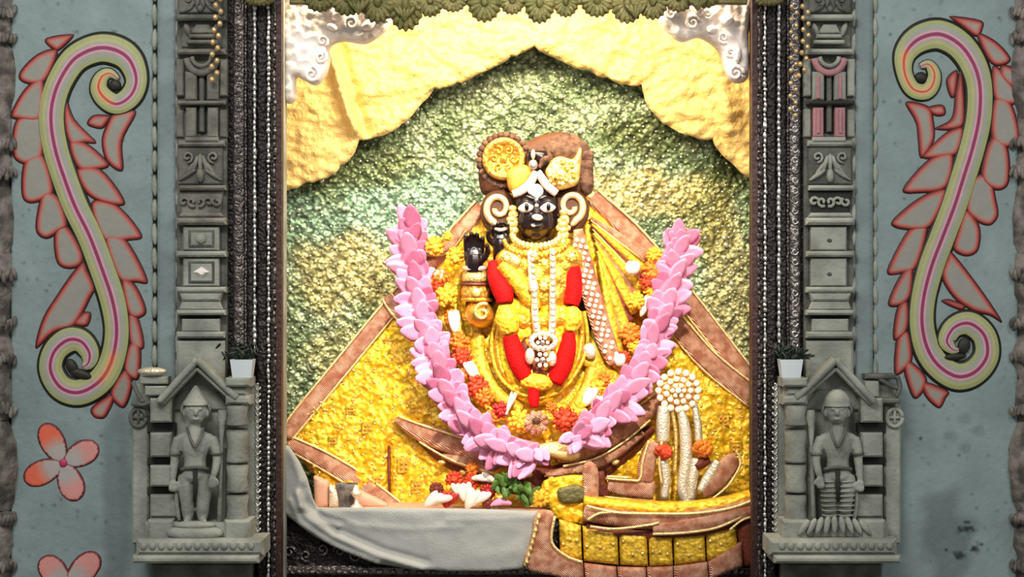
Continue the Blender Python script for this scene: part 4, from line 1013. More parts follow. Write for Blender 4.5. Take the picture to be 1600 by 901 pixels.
# ears: gold spirals on brown pads
for cx, cy, s in ((779, 327, -1), (892, 324, 1)):
    pad = build(ell_mb(cx, cy+4, Y0+0.012, 29, 36, 12, seg=24, rings=10), 'ear_pad', 'brown_dark', dei)
    sp = MB(); pts = []
    for i in range(30):
        t = i/29; a = (math.pi*0.62 if s < 0 else math.pi*0.38)-s*t*math.pi*2.35; r = 21*(1-0.72*t)
        pts.append((cx+math.cos(a)*r, cy+math.sin(a)*r*1.12-2, Y0-0.014-0.004*t, 5.6*(1-0.25*t)))
    a, b, c, r = pts[0]; pts = [(a-s*8, b+8, c, 3.5), (a-s*3, b+4, c, 5)]+pts
    build(tube_mb(catmull(pts, 2), seg=10), 'ear_spiral', 'ear_gold', pad, label='pale gold ear spiral')
# earrings
for cx, cy, L in ((801, 348, 22), (880, 356, 24)):
    t = MB(); 
    for k in range(6): ell_mb(cx+math.sin(k*2)*1.5, cy-L+k*L*0.38, Y0-0.038, 7+2.5*math.sin(k*math.pi/5), 6, 5, mb=t)
    for a in range(8): ell_mb(cx+math.cos(a*.785)*(9 if cx > 838 else 5), cy+math.sin(a*.785)*15, Y0-0.042, 3.4, 4.4, 3, mb=t, seg=8, rings=5)
    build(t, 'earring', 'gold_pale', dei)
build(tube_mb(catmull([(774, 357, Y0-0.075, 2.6), (782, 359, Y0-0.086, 3.0), (792, 356, Y0-0.08, 2.4)], 4)), 'hand_ring', 'pale_mark', dei, label='pale ring across the fingers')
for q in (405, 410, 415): build(ell_mb(766, q-30+ (q-405)*2, Y0-0.06, 5, 6, 5), 'flute_bead', 'orange_cloth', dei)
# bracelets and jewelled forearm
def ringband(cx, cy, r, hh, y, m, n='bracelet', par=dei):
    mb = MB(); vs = []; fs = []; S = 20; pr = [(-hh, 1), (-hh*.5, 1.12), (hh*.5, 1.12), (hh, 1)]
    for dz, q in pr:
        for j in range(S):
            a = 2*math.pi*j/S; p = P(cx, cy+dz, y); vs.append((p.x+math.cos(a)*r*q*U(y), p.y+math.sin(a)*r*q*U(y)*.8, p.z))
    for i in range(3):
        for j in range(S): fs.append((i*S+j, i*S+(j+1) % S, (i+1)*S+(j+1) % S, (i+1)*S+j))
    fs += [tuple(range(S)), tuple(range(3*S, 4*S))]; mb.add(vs, fs); return build(mb, n, m, par)
ringband(742, 419, 18, 4, Y0-0.035, 'silver_ornament'); ringband(743, 433, 19, 8, Y0-0.03, 'gold_pale'); ringband(743, 444, 21, 2.5, Y0-0.03, 'copper_dark')
ringband(743, 457, 20, 10, Y0-0.03, 'gold_disc'); ringband(745, 468, 22, 3, Y0-0.03, 'gold')
build(ell_mb(744, 457, Y0-0.076, 8, 7, 3), 'jewel', 'gold_pale', dei)
mg = build(ell_mb(750, 490, Y0-0.03, 24, 21, 20, rot=20, seg=18, rings=12), 'sleeve_curl', 'gold', dei, label='polished gold curled elbow ornament')
build(tube_mb(spiral(754, 488, 15, 1.2, Y0-0.078, 3, a0=-1, sgn=-1)), 'curl_line', 'gold_pale', mg)
# breast ornaments
relief('front_cloth', [(792,470),(838,462),(890,470),(904,520),(898,580),(872,620),(838,634),(804,618),(782,575),(780,520)], Y0-0.06, 'yellow_brocade', dei, thick=0.035, res=4, w=30, back=0.06, h=lambda x, z, d: 0.007*nz(x, z, 11, 2)+0.004*math.sin(x/4.5))
relief('girdle', [(800,486),(838,492),(882,484),(884,508),(838,516),(802,508)], Y0-0.085, 'gold', dei, thick=0.02, res=4, w=10, back=0.04, h=lambda x, z, d: 0.004*math.sin(x/3.4))
relief('apron_fold', [(816,520),(838,514),(862,520),(866,580),(850,604),(826,604),(812,580)], Y0-0.085, 'copper_dark', dei, thick=0.014, res=4, w=14, back=0.04, h=lambda x, z, d: 0.004*nz(x, z, 7, 2))
relief('breastplate', [(776,398),(800,380),(838,386),(874,378),(906,392),(909,420),(892,446),(884,476),(862,482),(836,478),(806,446),(778,420)], Y0-0.075, 'gold', dei, thick=0.03, res=4, w=26, back=0.05, h=lambda x, z, d: 0.004*nz(x, z, 7, 2)+0.004*math.sin(x/5)*math.sin(z/5))
build(band_mb([(782,412,10),(806,436,15),(832,470,13),(842,482,5)], Y0-0.095, VS, 0.026, 0.02, 5), 'chest_cloth', 'yellow_satin', dei)
build(band_mb([(784,398,9),(796,404,12),(812,412,9)], Y0-0.098, VS, 0.02, 0.02, 5), 'chest_cloth', 'gold_pale', dei)
for (cx, cy, r) in ((833, 398, 11), (850, 446, 9), (893, 400, 9), (792, 402, 7), (862, 408, 7)):
    ro = build(ell_mb(cx, cy, Y0-0.112, r, r, r*0.4, seg=14), 'rosette', 'gold_pale', dei)
    for k in range(8): build(ell_mb(cx+math.cos(k*.785)*r*.8, cy+math.sin(k*.785)*r*.8, Y0-0.117, r*.24, r*.24, r*.24, seg=6, rings=4), 'rosette_bead', 'gold', ro)
for k in range(15):
    a = math.pi*(0.06+0.88*k/14); build(ell_mb(838+math.cos(a)*37, 368+math.sin(a)*17, Y0-0.10, 5, 6.5, 4, seg=8, rings=5), 'collar_bead', 'gold_pale', dei)
for k in range(19):
    a = math.pi*(0.04+0.92*k/18); build(ell_mb(838+math.cos(a)*50, 374+math.sin(a)*26, Y0-0.105, 4, 5, 4, seg=8, rings=5), 'collar_bead', 'gold', dei)

# headdress
hd = thing('headdress', 'brown, orange and gold turban headdress with a round gold plate at its left', 'headdress', P(838, 270, Y0))
relief('turban_backing', [(752,300),(748,262),(756,226),(788,210),(820,222),(842,212),(880,206),(910,222),(926,256),(924,296),(905,310),(870,300),(838,296),(800,300),(775,306)], Y0+0.04, 'brown_dark', hd, thick=0.05, res=4, w=24, back=0.03)
rng = random.Random(3)
for k, (a, rr, s) in enumerate([(x, 1, 1) for x in range(-40, 235, 26)]):
    th = math.radians(a); cx = 884+math.cos(th)*28; cy = 250-math.sin(th)*27
    build(ell_mb(cx, cy, Y0-0.0, 17, 15, 13, rot=a, seg=14, rings=8), 'hair_roll', 'fur_brown', hd)
build(ell_mb(886, 236, Y0-0.016, 28, 18, 15, seg=18), 'hair_roll', 'fur_brown', hd)
build(ell_mb(915, 280, Y0+0.0, 13, 26, 13, rot=-8, seg=14), 'hair_roll', 'fur_brown', hd)
build(tube_mb([(830,262,Y0-0.03,10),(832,240,Y0-0.03,11),(846,244,Y0-0.03,12),(852,258,Y0-0.03,9)]), 'dark_knot', 'black_stone', hd)
pl = MB(); c = P(787, 248, Y0-0.03); S = 40; vs = []; fs = []
prf = [(0, 0.0), (24, 0.0), (25, -0.006), (29, -0.009), (33, -0.004), (34, 0.010), (0.1, 0.016)]
for r, d in prf:
    for j in range(S):
        a = 2*math.pi*j/S; vs.append((c.x+math.cos(a)*r*K*1.05, c.y+d, c.z+math.sin(a)*r*K*1.05))
for i in range(len(prf)-1):
    for j in range(S): fs.append((i*S+j, i*S+(j+1) % S, (i+1)*S+(j+1) % S, (i+1)*S+j))
pl.add(vs, fs); disc = build(pl, 'gold_plate', 'gold_disc', hd, label='round embossed gold plate')
for k in range(6):
    a = k*1.047; build(tube_mb(spiral(787+math.cos(a)*15, 248+math.sin(a)*15, 7, 1.1, Y0-0.034, 1.6, a0=a, n=9), seg=5), 'plate_scroll', 'gold', disc)
build(ell_mb(787, 248, Y0-0.034, 6, 6, 4), 'plate_boss', 'gold', disc)
for k in range(26):
    a = 2*math.pi*k/26; build(ell_mb(787+math.cos(a)*38, 250+math.sin(a)*39, Y0+0.0, 6, 6, 6, seg=8, rings=5), 'fringe_tuft', 'fur_brown', hd)
relief('orange_turban', [(794,292),(792,270),(806,260),(822,258),(832,268),(828,284),(812,298),(800,300)], Y0-0.045, 'orange_cloth', hd, thick=0.024, res=3, w=12, back=0.04)
for pts in ([(838,268),(828,286),(814,298),(801,303)], [(840,268),(852,286),(862,296),(870,302)]):
    build(band_mb([(a, b, 5.5+1.5*math.sin(i)) for i, (a, b) in enumerate(pts)], Y0-0.062, VS, 0.010, 0.03, 3), 'pearl_band', 'pale_mark', hd, label='pale pearl crown edge')
build(ell_mb(833, 257, Y0-0.07, 7.5, 8, 5), 'crown_jewel', 'silver_bright', hd); build(ell_mb(833, 241, Y0-0.065, 3.6, 8, 3), 'crown_jewel', 'silver_ornament', hd)
build(tube_mb(catmull([(858,246,Y0-0.05,4),(848,250,Y0-0.05,4),(843,262,Y0-0.05,3)],3)), 'hair_strand', 'fur_brown', hd)
relief('gold_side_plate', [(852,268),(862,250),(876,244),(895,248),(905,232),(909,234),(907,262),(903,286),(885,294),(872,296),(860,284)], Y0-0.045, 'gold_pale', hd, thick=0.016, res=3, w=10, back=0.04, h=lambda x, z, d: 0.003*math.sin(x/2.6)*math.sin(z/2.6))
sr = build(ell_mb(868, 279, Y0-0.066, 9, 9, 4, seg=12), 'side_rosette', 'gold', hd); build(ell_mb(868, 279, Y0-0.074, 3, 3, 2), 'rosette_eye', 'copper_dark', sr)
for k in range(7): build(ell_mb(868+math.cos(k*.9)*9, 279+math.sin(k*.9)*9, Y0-0.067, 3.4, 3.4, 3, seg=8, rings=4), 'rosette_bead', 'gold_pale', sr)
for cx, cy in ((885, 262), (896, 274), (879, 252), (893, 256), (884, 280)): build(tube_mb(spiral(cx, cy, 5.5, 1.1, Y0-0.066, 1.5, a0=cx, n=8), seg=5), 'plate_scroll', 'gold', hd)
# ================================================================ 9. garlands and jewellery on the deity
YG = lambda x, z: min(YD(x, z)-0.055, 0.40)
def YF(x, z):           # surface of the dressed body
    y = YD(x, z)-0.04
    if 300 < z < 690: y = min(y, 0.325+0.10*max(0, abs(x-838)-48)/90)
    return y
# red and yellow cloth garland, hung in a loop
rg = thing('red_and_yellow_garland', 'thick red garland with yellow knots hanging in a loop on the deity chest', 'garland', P(838, 600, 0.25))
def seg(pts, m, n, d=0.075, label=None):
    build(ctube([(a, b, YF(a, b)-d, r) for a, b, r in pts], seg=14), n, m, rg, label=label)
seg([(768,408,6),(776,432,15),(786,456,16),(790,472,13)], 'red_cloth', 'red_roll'); seg([(895,416,11),(896,440,14),(895,462,14),(892,476,12)], 'red_cloth', 'red_roll')
seg([(797,524,12),(804,550,15),(814,576,15),(822,592,11)], 'red_cloth', 'red_roll'); seg([(889,520,10),(886,548,14),(876,576,16),(866,598,12)], 'red_cloth', 'red_roll')
seg([(790,476,11),(792,498,19),(797,520,14)], 'yellow_flower', 'yellow_knot'); seg([(891,478,9),(894,498,17),(889,518,10)], 'yellow_flower', 'yellow_knot')
seg([(814,596,8),(830,596,13),(850,598,13),(862,596,7)], 'yellow_flower', 'yellow_knot'); seg([(834,606,9),(834,624,9),(835,636,6)], 'red_cloth', 'red_tip')
# gold corded hem that rings the lower robe
hem = thing('gold_corded_hem', 'gold corded loop framing the red garland from below', 'cord', P(838, 612, 0.28))
for dr_, r, m in ((0, 5, 'gold'), (9, 3.4, 'yellow_satin'), (-8, 2.6, 'gold_pale')):
    build(ctube([(a, b, YF(a, b)-0.045, r) for a, b in [(783-dr_*.8,498),(777-dr_,540),(786-dr_,580),(806-dr_*.6,602+dr_*.6),(838,612+dr_),(872+dr_*.6,602+dr_*.7),(898+dr_,570),(909+dr_,530),(905+dr_*.8,486)]], seg=8), 'cord', m, hem)
# silver necklace with flower pendant
nk = thing('silver_necklace', 'long silver necklace of two tapering strands with a cluster pendant', 'necklace', P(850, 560, 0.22))
build(ctube([(a, b, YF(a, b)-0.112, r) for a, b, r in [(826,392,3),(829,420,4),(834,450,8),(835,458,5),(836,490,6),(840,520,6)]], seg=8), 'strand', 'silver_ornament', nk)
build(ctube([(a, b, YF(a, b)-0.112, r) for a, b, r in [(862,388,4),(864,420,5),(863,460,5),(864,490,6),(862,522,6)]], seg=8), 'strand', 'silver_ornament', nk)
for k in range(13):
    for sx in (831, 864): build(ell_mb(sx+(k*0.6 if sx < 850 else 0), 396+k*9.5, YF(sx, 400+k*9)-0.122, 4, 3.6, 3.4, seg=8, rings=5), 'silver_bead', 'silver_ornament', nk)
for k in range(16):
    a = 2*math.pi*k/16; build(ell_mb(849+math.cos(a)*19, 533+math.sin(a)*12, YF(849, 540)-0.118, 5, 5, 4, seg=8, rings=5), 'silver_bead', 'silver_ornament', nk)
build(ell_mb(828, 556, YF(828, 556)-0.112, 8, 13, 5), 'pendant_leaf', 'silver_ornament', nk); build(ell_mb(863, 560, YF(863, 556)-0.112, 7, 12, 5), 'pendant_leaf', 'silver_ornament', nk)
for cx, cy, r in ((848, 562, 6), (848, 535, 5)):
    build(ell_mb(cx, cy, YF(848, 560)-0.128, r*.8, r*.8, 3), 'pendant_centre', 'silver_bright', nk)
    for k in range(6): build(ell_mb(cx+math.cos(k*1.047)*r*1.5, cy+math.sin(k*1.047)*r*1.6, YF(848, 560)-0.124, r*.62, r*.62, 3, seg=8, rings=5), 'pendant_petal', 'pearl', nk)
# pearl studded ribbon
pr_ = thing('pearl_studded_ribbon', 'copper ribbon studded with pearls hanging from the shoulder right of the face', 'ribbon', P(955, 568, 0.3))
path = [(903,358,7),(910,400,13),(922,450,15),(938,505,15),(952,545,14),(960,568,10)]
YR = lambda x, z: YF(x, z)-0.055
build(band_mb(path, YR, VS, 0.012, 0.015, 5), 'ribbon_band', 'copper_brocade', pr_)
pp = resample(catmull(path, 8), 1); first = None
for k in range(22):
    i = int(18+k*9.6)
    if i >= len(pp)-4: break
    for c in ((-9, 0, 9) if k % 2 else (-4.5, 4.5)):
        if 16 < k < 20 and c == 0: continue
        x, z = pp[i][0]+c, pp[i][1]+c*0.2
        loc = P(x, z, YR(x, z)-0.015)
        if first is None: first = build(ell_mb(x, z, YR(x, z)-0.015, 3.6, 3.6, 3.6, seg=10, rings=7), 'pearl', 'pearl', pr_)
        else: dup(first, loc, pr_)
build(ell_mb(921, 548, YF(921, 548)-0.05, 11, 13, 6, rot=-15), 'clasp', 'silver_ornament', pr_, label='pale square clasp')

# mixed flower garland
mg = thing('mixed_flower_garland', 'garland of orange, yellow, white and red flowers inside the pink garland', 'garland', P(838, 660, 0.2))
def bloom(cx, cy, r, m, dd=0.07, n=11):
    y = YF(cx, cy)-dd; rd = random.Random(int(cx*3+cy)); b = MB()
    ell_mb(cx, cy, y, r*.75, r*.75, r*.6, mb=b, seg=10, rings=6)
    for ring, (q, cnt) in enumerate(((.78, n), (.45, 7))):
        for k in range(cnt):
            a = 2*math.pi*k/cnt+rd.uniform(-.2, .2)
            ell_mb(cx+math.cos(a)*r*q, cy+math.sin(a)*r*q, y-0.006*ring*r/10-0.004, r*.26, r*.34, r*.2, rot=math.degrees(a)-90+rd.uniform(-15, 15), mb=b, seg=6, rings=4, tilt=rd.uniform(-20, 20))
    return build(b, 'marigold', m, mg)
def bud(cx, cy, rx, ry, rot, m='white_petal', n='white_bud', dd=0.075):
    y = YF(cx, cy)-dd; b = MB()
    for k in range(5):
        a = k*1.257; ell_mb(cx+math.cos(a)*rx*.35, cy, y-0.004*math.sin(a), rx*.62, ry, rx*.5, rot=rot+math.cos(a)*9, mb=b, seg=8, rings=6)
    return build(b, n, m, mg)
for a in [(680,384,15,'yellow_flower'),(699,370,8,'yellow_flower'),(712,400,14,'yellow_flower'),(690,432,14,'orange_flower'),(698,462,17,'yellow_flower'),(686,446,12,'orange_red'),(718,534,16,'orange_flower'),(722,557,15,'orange_red'),(745,604,18,'orange_red'),
          (757,620,14,'orange_flower'),(782,640,13,'red_petal'),(812,657,18,'yellow_flower'),(768,652,12,'orange_flower'),(882,655,19,'orange_red'),(862,636,9,'orange_flower'),(904,640,13,'yellow_flower'),(934,606,12,'yellow_flower'),
          (944,592,10,'orange_flower'),(985,522,17,'orange_flower'),(992,540,12,'yellow_flower'),(1018,452,13,'yellow_flower'),(1020,424,17,'orange_flower'),(1012,440,13,'orange_red'),(993,470,14,'yellow_flower'),(705,494,11,'orange_flower'),(1022,398,12,'yellow_flower'),(726,583,9,'orange_flower'),(975,558,10,'orange_red')]: bloom(*a)
for a in [(688,430,11,9,10),(710,503,10,19,-6),(738,580,10,18,-30),(920,620,11,17,25),(968,562,10,10,0),(1008,478,8,18,22),(797,630,5,20,20),(932,628,8,12,30),(988,418,13,11,10)]: bud(*a)
cupm = MB()
for k in range(10):
    a = k*.628; ell_mb(838+math.cos(a)*13, 660+math.sin(a)*12, YF(838, 660)-0.08, 5.5, 8, 5, rot=math.degrees(a)-90, mb=cupm, seg=8, rings=6)
build(cupm, 'pink_cup_flower', 'copper_brocade', mg, label='dusky pink open cup flower'); build(ell_mb(838, 657, YF(838, 660)-0.085, 7, 7, 3), 'flower_heart', 'brown_dark', mg)

# the thick pink garland
pg = thing('pink_petal_garland', 'thick pink garland of folded petals hanging in a wide U from both shoulders', 'garland', P(838, 700, 0.2))
def petal_mesh(seed, m):
    rd = random.Random(seed); vs = []; fs = []; NU, NV = 6, 6
    L, W = 1.0, 0.46
    for i in range(NU+1):
        u = i/NU; wd = W*(math.sin(math.pi*min(1, u*0.86+0.10))**0.7)*(1-0.25*u); bend = 0.34*u*u
        for j in range(NV):
            a = 2*math.pi*j/NV; x = math.cos(a)*wd; t = math.sin(a)*0.13*(1-0.5*u)
            vs.append((x, -(bend+t+0.75*x*x), u*L))
    for i in range(NU):
        for j in range(NV): fs.append((i*NV+j, i*NV+(j+1) % NV, (i+1)*NV+(j+1) % NV, (i+1)*NV+j))
    fs.append(tuple(range(NV))[::-1]); fs.append(tuple(NU*NV+j for j in range(NV)))
    me = bpy.data.meshes.new('petal'); me.from_pydata(vs, [], fs); me.materials.append(MATS[m]); me.polygons.foreach_set('use_smooth', [True]*len(fs)); me.update(); return me
PM = [petal_mesh(1, 'pink_petal'), petal_mesh(2, 'pink_petal'), petal_mesh(3, 'pink_petal'), petal_mesh(4, 'pink_petal_deep')]
rd = random.Random(21)
def add_petal(x, z, y, ang, L, W, tilt, roll):
    """ang: direction of the petal tip on the wall plane, degrees, 0 = right, 90 = up"""
    o = bpy.data.objects.new('petal', rd.choice(PM)); COL.objects.link(o); o.parent = pg
    o.location = P(x, z, y)-Vector(pg.location); s = U(y)
    M = Matrix.Rotation(math.radians(-(ang-90)), 3, 'Y') @ Matrix.Rotation(math.radians(tilt), 3, 'X') @ Matrix.Rotation(math.radians(roll), 3, 'Z')
    o.rotation_euler = M.to_euler(); o.scale = (W*s, L*s*0.7, L*s)
GL = [(646,352),(640,390),(650,430),(656,480),(672,530),(690,580),(712,630),(745,672),(790,700),(842,714)]
GRT = [(1062,372),(1052,420),(1040,470),(1026,520),(1006,570),(976,615),(940,652),(898,688)]
def garl(path, out, wid):
    p = resample(catmull(path, 8), 1.0)[:, :2]; N = len(p); t = np.gradient(p, axis=0); t /= np.linalg.norm(t, axis=1)[:, None]
    core = [(p[i][0], p[i][1], YF(p[i][0], p[i][1])-0.075, wid*0.50) for i in range(4, N-4, 10)]
    build(tube_mb(core, seg=10), 'petal_core', 'pink_petal_deep', pg)
    i = 4.0; k = 0
    while i < N-3:
        x, z = p[int(i)]; tx, tz = t[int(i)]; nx, nzv = (tz, -tx)
        if nx*out[0]+nzv*out[1] < 0 and True: nx, nzv = -nx, -nzv
        y = YF(x, z)-0.09
        base = math.degrees(math.atan2(tz, -tx))     # direction back up the garland
        bx, bz = -tx, -tz
        for s, am in ((1, 0.85), (-1, 0.75), (0, 0)):
            if s == 0 and k % 2: continue
            dx, dz = bx*(1.0-0.45*am)+nx*s*am, bz*(1.0-0.45*am)+nzv*s*am
            ang = math.degrees(math.atan2(-dz, dx))+rd.uniform(-20, 20)
            L = rd.uniform(26, 42) if s >= 0 else rd.uniform(20, 32)
            ox, oz = nx*s*wid*0.10, nzv*s*wid*0.10
            add_petal(x+ox, z+oz, y-(0.022 if s == 0 else 0.004)+rd.uniform(-.006, .006), ang, L*wid/40, rd.uniform(24, 32)*wid/40, rd.uniform(0, 28) if s else rd.uniform(8, 22), rd.uniform(-20, 20))
        i += 10.5; k += 1
garl(GL, (-1, 1), 44); garl(GRT, (1, 1), 42)
for k in range(9):
    add_petal(1060+rd.uniform(-16, 16), 385+rd.uniform(-12, 10), YF(1060, 380)-0.10, 90+rd.uniform(-55, 55), 24, 22, rd.uniform(0, 25), 0); add_petal(644+rd.uniform(-10, 10), 372+rd.uniform(-12, 10), YF(640, 380)-0.10, 95+rd.uniform(-45, 45), 26, 22, rd.uniform(0, 25), 0)
for k in range(10):
    add_petal(822+rd.uniform(-22, 22), 706+rd.uniform(-8, 6), YF(822, 706)-0.11, -90+rd.uniform(-60, 60), 25, 22, rd.uniform(0, 25), 0)
for k in range(6):
    add_petal(905+rd.uniform(-12, 12), 686+rd.uniform(-8, 6), YF(905, 690)-0.11, 200+rd.uniform(-60, 60), 26, 22, rd.uniform(0, 25), 0)

# ================================================================ 10. the altar, offerings and white cloth
ZT = P(0, 797, 0.12).z
slab('altar_block', (-0.97, 0.20, 0.0), (0.97, 0.60, ZT-0.02), 'stone_dark', kind='structure')
al = thing('silver_altar_front', 'dark embossed silver altar front below the white cloth', 'altar', P(808, 900, 0.18))
relief('embossed_panel', [(425, 812), (1200, 812), (1200, 1010), (425, 1010)], 0.185, 'silver_black', al, thick=0.01, res=5, w=10, back=0.02, h=emb(9, 12, 0.008), smoothout=False)
build(blk_mb(425, 1200, 884, 898, 0.155, 0.19, b=3), 'ledge', 'silver_dark', al, smooth=False)
mbx = MB()
for k in range(30): tube_mb(spiral(452+k*26, 862+6*math.sin(k*2), 10, 1.3, 0.165, 2.6, a0=k, sgn=1 if k % 2 else -1, n=9), mb=mbx, seg=5)
build(mbx, 'scroll_relief', 'silver_dark', al, kind='stuff')
f = None
for k in range(36):
    x = 446+k*21
    if f is None: f = build(ell_mb(x, 893, 0.150, 6, 4, 4, seg=8, rings=5), 'stud', 'silver_dark', al)
    else: dup(f, P(x, 893, 0.150), al)
tp = thing('altar_top', 'copper toned altar top under the offerings', 'altar', (0, 0.3, ZT-0.02))
a = P(425, 0, 0.15); b = P(852, 0, 0.15)
slab('top_slab', (a.x, 0.13, ZT-0.018), (b.x, 0.42, ZT-0.003), 'pink_box', tp)

WC = [(438,690),(452,698),(468,722),(480,748),(488,778),(496,793),(560,793),(680,794),(780,796),(842,799),(838,830),(826,862),(818,888),(780,892),(700,892),(640,888),(590,880),(540,862),(492,838),(452,808),(438,796)]
F1 = [(466,770),(478,805),(520,835),(590,866),(660,886)]; F2 = [(455,780),(470,815),(520,850),(590,878)]; F3 = [(474,790),(500,812),(530,822)]; F4 = [(450,795),(476,826),(520,852)]
def cloth_h(x, z, d):
    a = ridge(x, z, F1, 6, 0.020)+ridge(x, z, [(p+7, q-9) for p, q in F1], 5, -0.012)+ridge(x, z, F2, 5, 0.014)+ridge(x, z, F3, 4, 0.012)+ridge(x, z, [(p+6, q-7) for p, q in F3], 4, -0.008)
    a += ridge(x, z, [(500, 800), (560, 820), (640, 826), (720, 822)], 5, 0.004)+ridge(x, z, [(700, 812), (830, 808)], 4, 0.003)+0.005*nz(x, z*2, 50, 4)+0.002*nz(x, z, 16, 6)
    a += ridge(x, z, [(455, 700), (470, 750), (468, 790)], 6, 0.010)
    return a
wcl = relief('white_cloth', WC, 0.125, 'white_cloth', None, thick=0.008, res=4, w=7, h=cloth_h, back=0.012, smoothout=False, label='plain white cloth draped over the altar edge, gathered into folds at its left end', cat='cloth')

# small things at the lower left
bx = thing('small_pink_stand', 'small pinkish triangular stand behind the white cloth at the left', 'stand', P(520, 790, 0.22))
relief('stand_front', [(492,792),(490,744),(512,754),(512,792)], 0.24, 'pink_box', bx, thick=0.004, res=5, back=0.06, smoothout=False)
relief('stand_front', [(514,792),(514,757),(545,776),(550,792)], 0.23, 'silver_ornament', bx, thick=0.004, res=5, back=0.05, smoothout=False, label='pale front triangle')
relief('stand_side', [(552,792),(546,760),(600,786),(606,792)], 0.25, 'pink_box', bx, thick=0.004, res=5, back=0.05, smoothout=False)
def lathe(px, y, prof, m, name, par, S=18):
    mb = MB(); vs = []; fs = []
    for yy, r in prof:
        for j in range(S):
            a = 2*math.pi*j/S; p = P(px, yy, y); vs.append((p.x+math.cos(a)*r*U(y), p.y+math.sin(a)*r*U(y), p.z))
    for i in range(len(prof)-1):
        for j in range(S): fs.append((i*S+j, i*S+(j+1) % S, (i+1)*S+(j+1) % S, (i+1)*S+j))
    fs += [tuple(range(S)), tuple(range((len(prof)-1)*S, len(prof)*S))]; mb.add(vs, fs); return build(mb, name, m, par)
lm = thing('small_lamp', 'tiny pale oil lamp on a stem behind the white cloth', 'lamp', P(557, 795, 0.19))
lathe(557, 0.19, [(795,11),(790,9),(786,4),(778,3.2),(774,7),(768,9),(767,6)], 'silver_ornament', 'lamp_body', lm); lathe(556, 0.19, [(768,5),(762,4),(757,1)], 'pearl', 'wick', lm)
cp = thing('small_grey_cup', 'small grey brown cup left of the tiny pale lamp', 'cup', P(541, 795, 0.235))
lathe(541, 0.235, [(795,12),(780,13),(762,16),(755,18),(755,15),(765,12)], 'stone_brown', 'cup_body', cp)

def off_item(name, label, cx, cy, y, m, r, kind, group='loose flowers and petals heaped behind the white cloth', rot=0):
    b = MB(); rq = random.Random(int(cx+cy*7))
    if kind == 'petal':
        for k in range(4): ell_mb(cx+(k-1.5)*r*0.35, cy-r*0.1*abs(k-1.5), y-0.003*(k % 2), r*.42, r, r*.3, rot=rot+(k-1.5)*14, mb=b, seg=8, rings=6, pinch=.3)
    elif kind == 'bloom':
        for k in range(12): a = k*.5236*1.0; ell_mb(cx+math.cos(a)*r*.6, cy+math.sin(a)*r*.6, y-0.004, r*.28, r*.42, r*.3, rot=math.degrees(a)-90, mb=b, seg=6, rings=4)
        ell_mb(cx, cy, y-0.006, r*.5, r*.5, r*.5, mb=b)
    o = build(b, name, m, None); return setp(o, label, 'flower', group)
G = [('white_flower', 'large white petal at the left end of the loose flowers', 682, 782, 0.165, 'white_petal', 17, 'petal', 60), ('red_flower', 'dark red petal beside the leftmost white petal', 702, 781, 0.18, 'red_petal', 14, 'petal', 20),
     ('yellow_flower', 'yellow petals at the centre of the loose flowers', 712, 770, 0.20, 'yellow_flower', 13, 'petal', -10), ('white_flower', 'upright white petal between the yellow petals and the largest white petal', 723, 770, 0.18, 'white_petal', 16, 'petal', -15),
     ('white_flower', 'largest white petal at the front of the loose flowers', 743, 781, 0.165, 'white_petal', 18, 'petal', 40), ('white_flower', 'white petal highest of the loose flowers, by the green leaves', 757, 748, 0.20, 'white_petal', 14, 'petal', -75),
     ('orange_flower', 'orange red bloom above the upright white petal', 737, 752, 0.22, 'orange_red', 14, 'bloom', 0), ('orange_flower', 'dark orange bloom at the left back of the loose flowers', 710, 750, 0.24, 'orange_red', 15, 'bloom', 0),
     ('orange_flower', 'small brown orange bloom leftmost at the back', 682, 764, 0.23, 'copper_dark', 12, 'bloom', 0), ('red_flower', 'red bloom under the highest white petal', 762, 768, 0.20, 'red_petal', 13, 'bloom', 0),
     ('orange_flower', 'pale orange bloom in front of the sash, above the orange red bloom', 738, 732, 0.235, 'orange_flower', 11, 'bloom', 0), ('yellow_flower', 'yellow marigold right of the green leaves', 845, 777, 0.17, 'yellow_flower', 15, 'bloom', 0),
     ('yellow_flower', 'yellow petals above the green leaves', 788, 738, 0.215, 'yellow_flower', 13, 'petal', 85), ('pink_flower', 'pink petals lying below the green leaves', 782, 786, 0.165, 'pink_petal', 12, 'petal', 80), ('orange_flower', 'brown orange bloom right of the largest white petal', 762, 786, 0.175, 'copper_dark', 9, 'bloom', 0)]
for n_, l_, cx, cy, y, m, r, kd, rot in G: off_item(n_, l_, cx, cy, y, m, r, kd, rot=rot)
gl = thing('green_leaf_bunch', 'bunch of green leaves lying at the centre front of the offerings', 'leaves', P(802, 795, 0.17)); rq = random.Random(8)
lf = None
for k in range(46):
    x = 772+rq.random()*66; z = 748+(x-772)*0.42+rq.uniform(-12, 14)
    if lf is None: lf = build(ell_mb(x, z, 0.165, 6.5, 10, 2, pinch=.5, seg=8, rings=5), 'leaf', 'leaf_green', gl); o = lf
    else: o = dup(lf, P(x, z, 0.16+rq.uniform(-.02, .02)), gl)
    o.rotation_euler = (rq.uniform(-.6, .6), rq.uniform(0, 6.28), rq.uniform(-.6, .6))

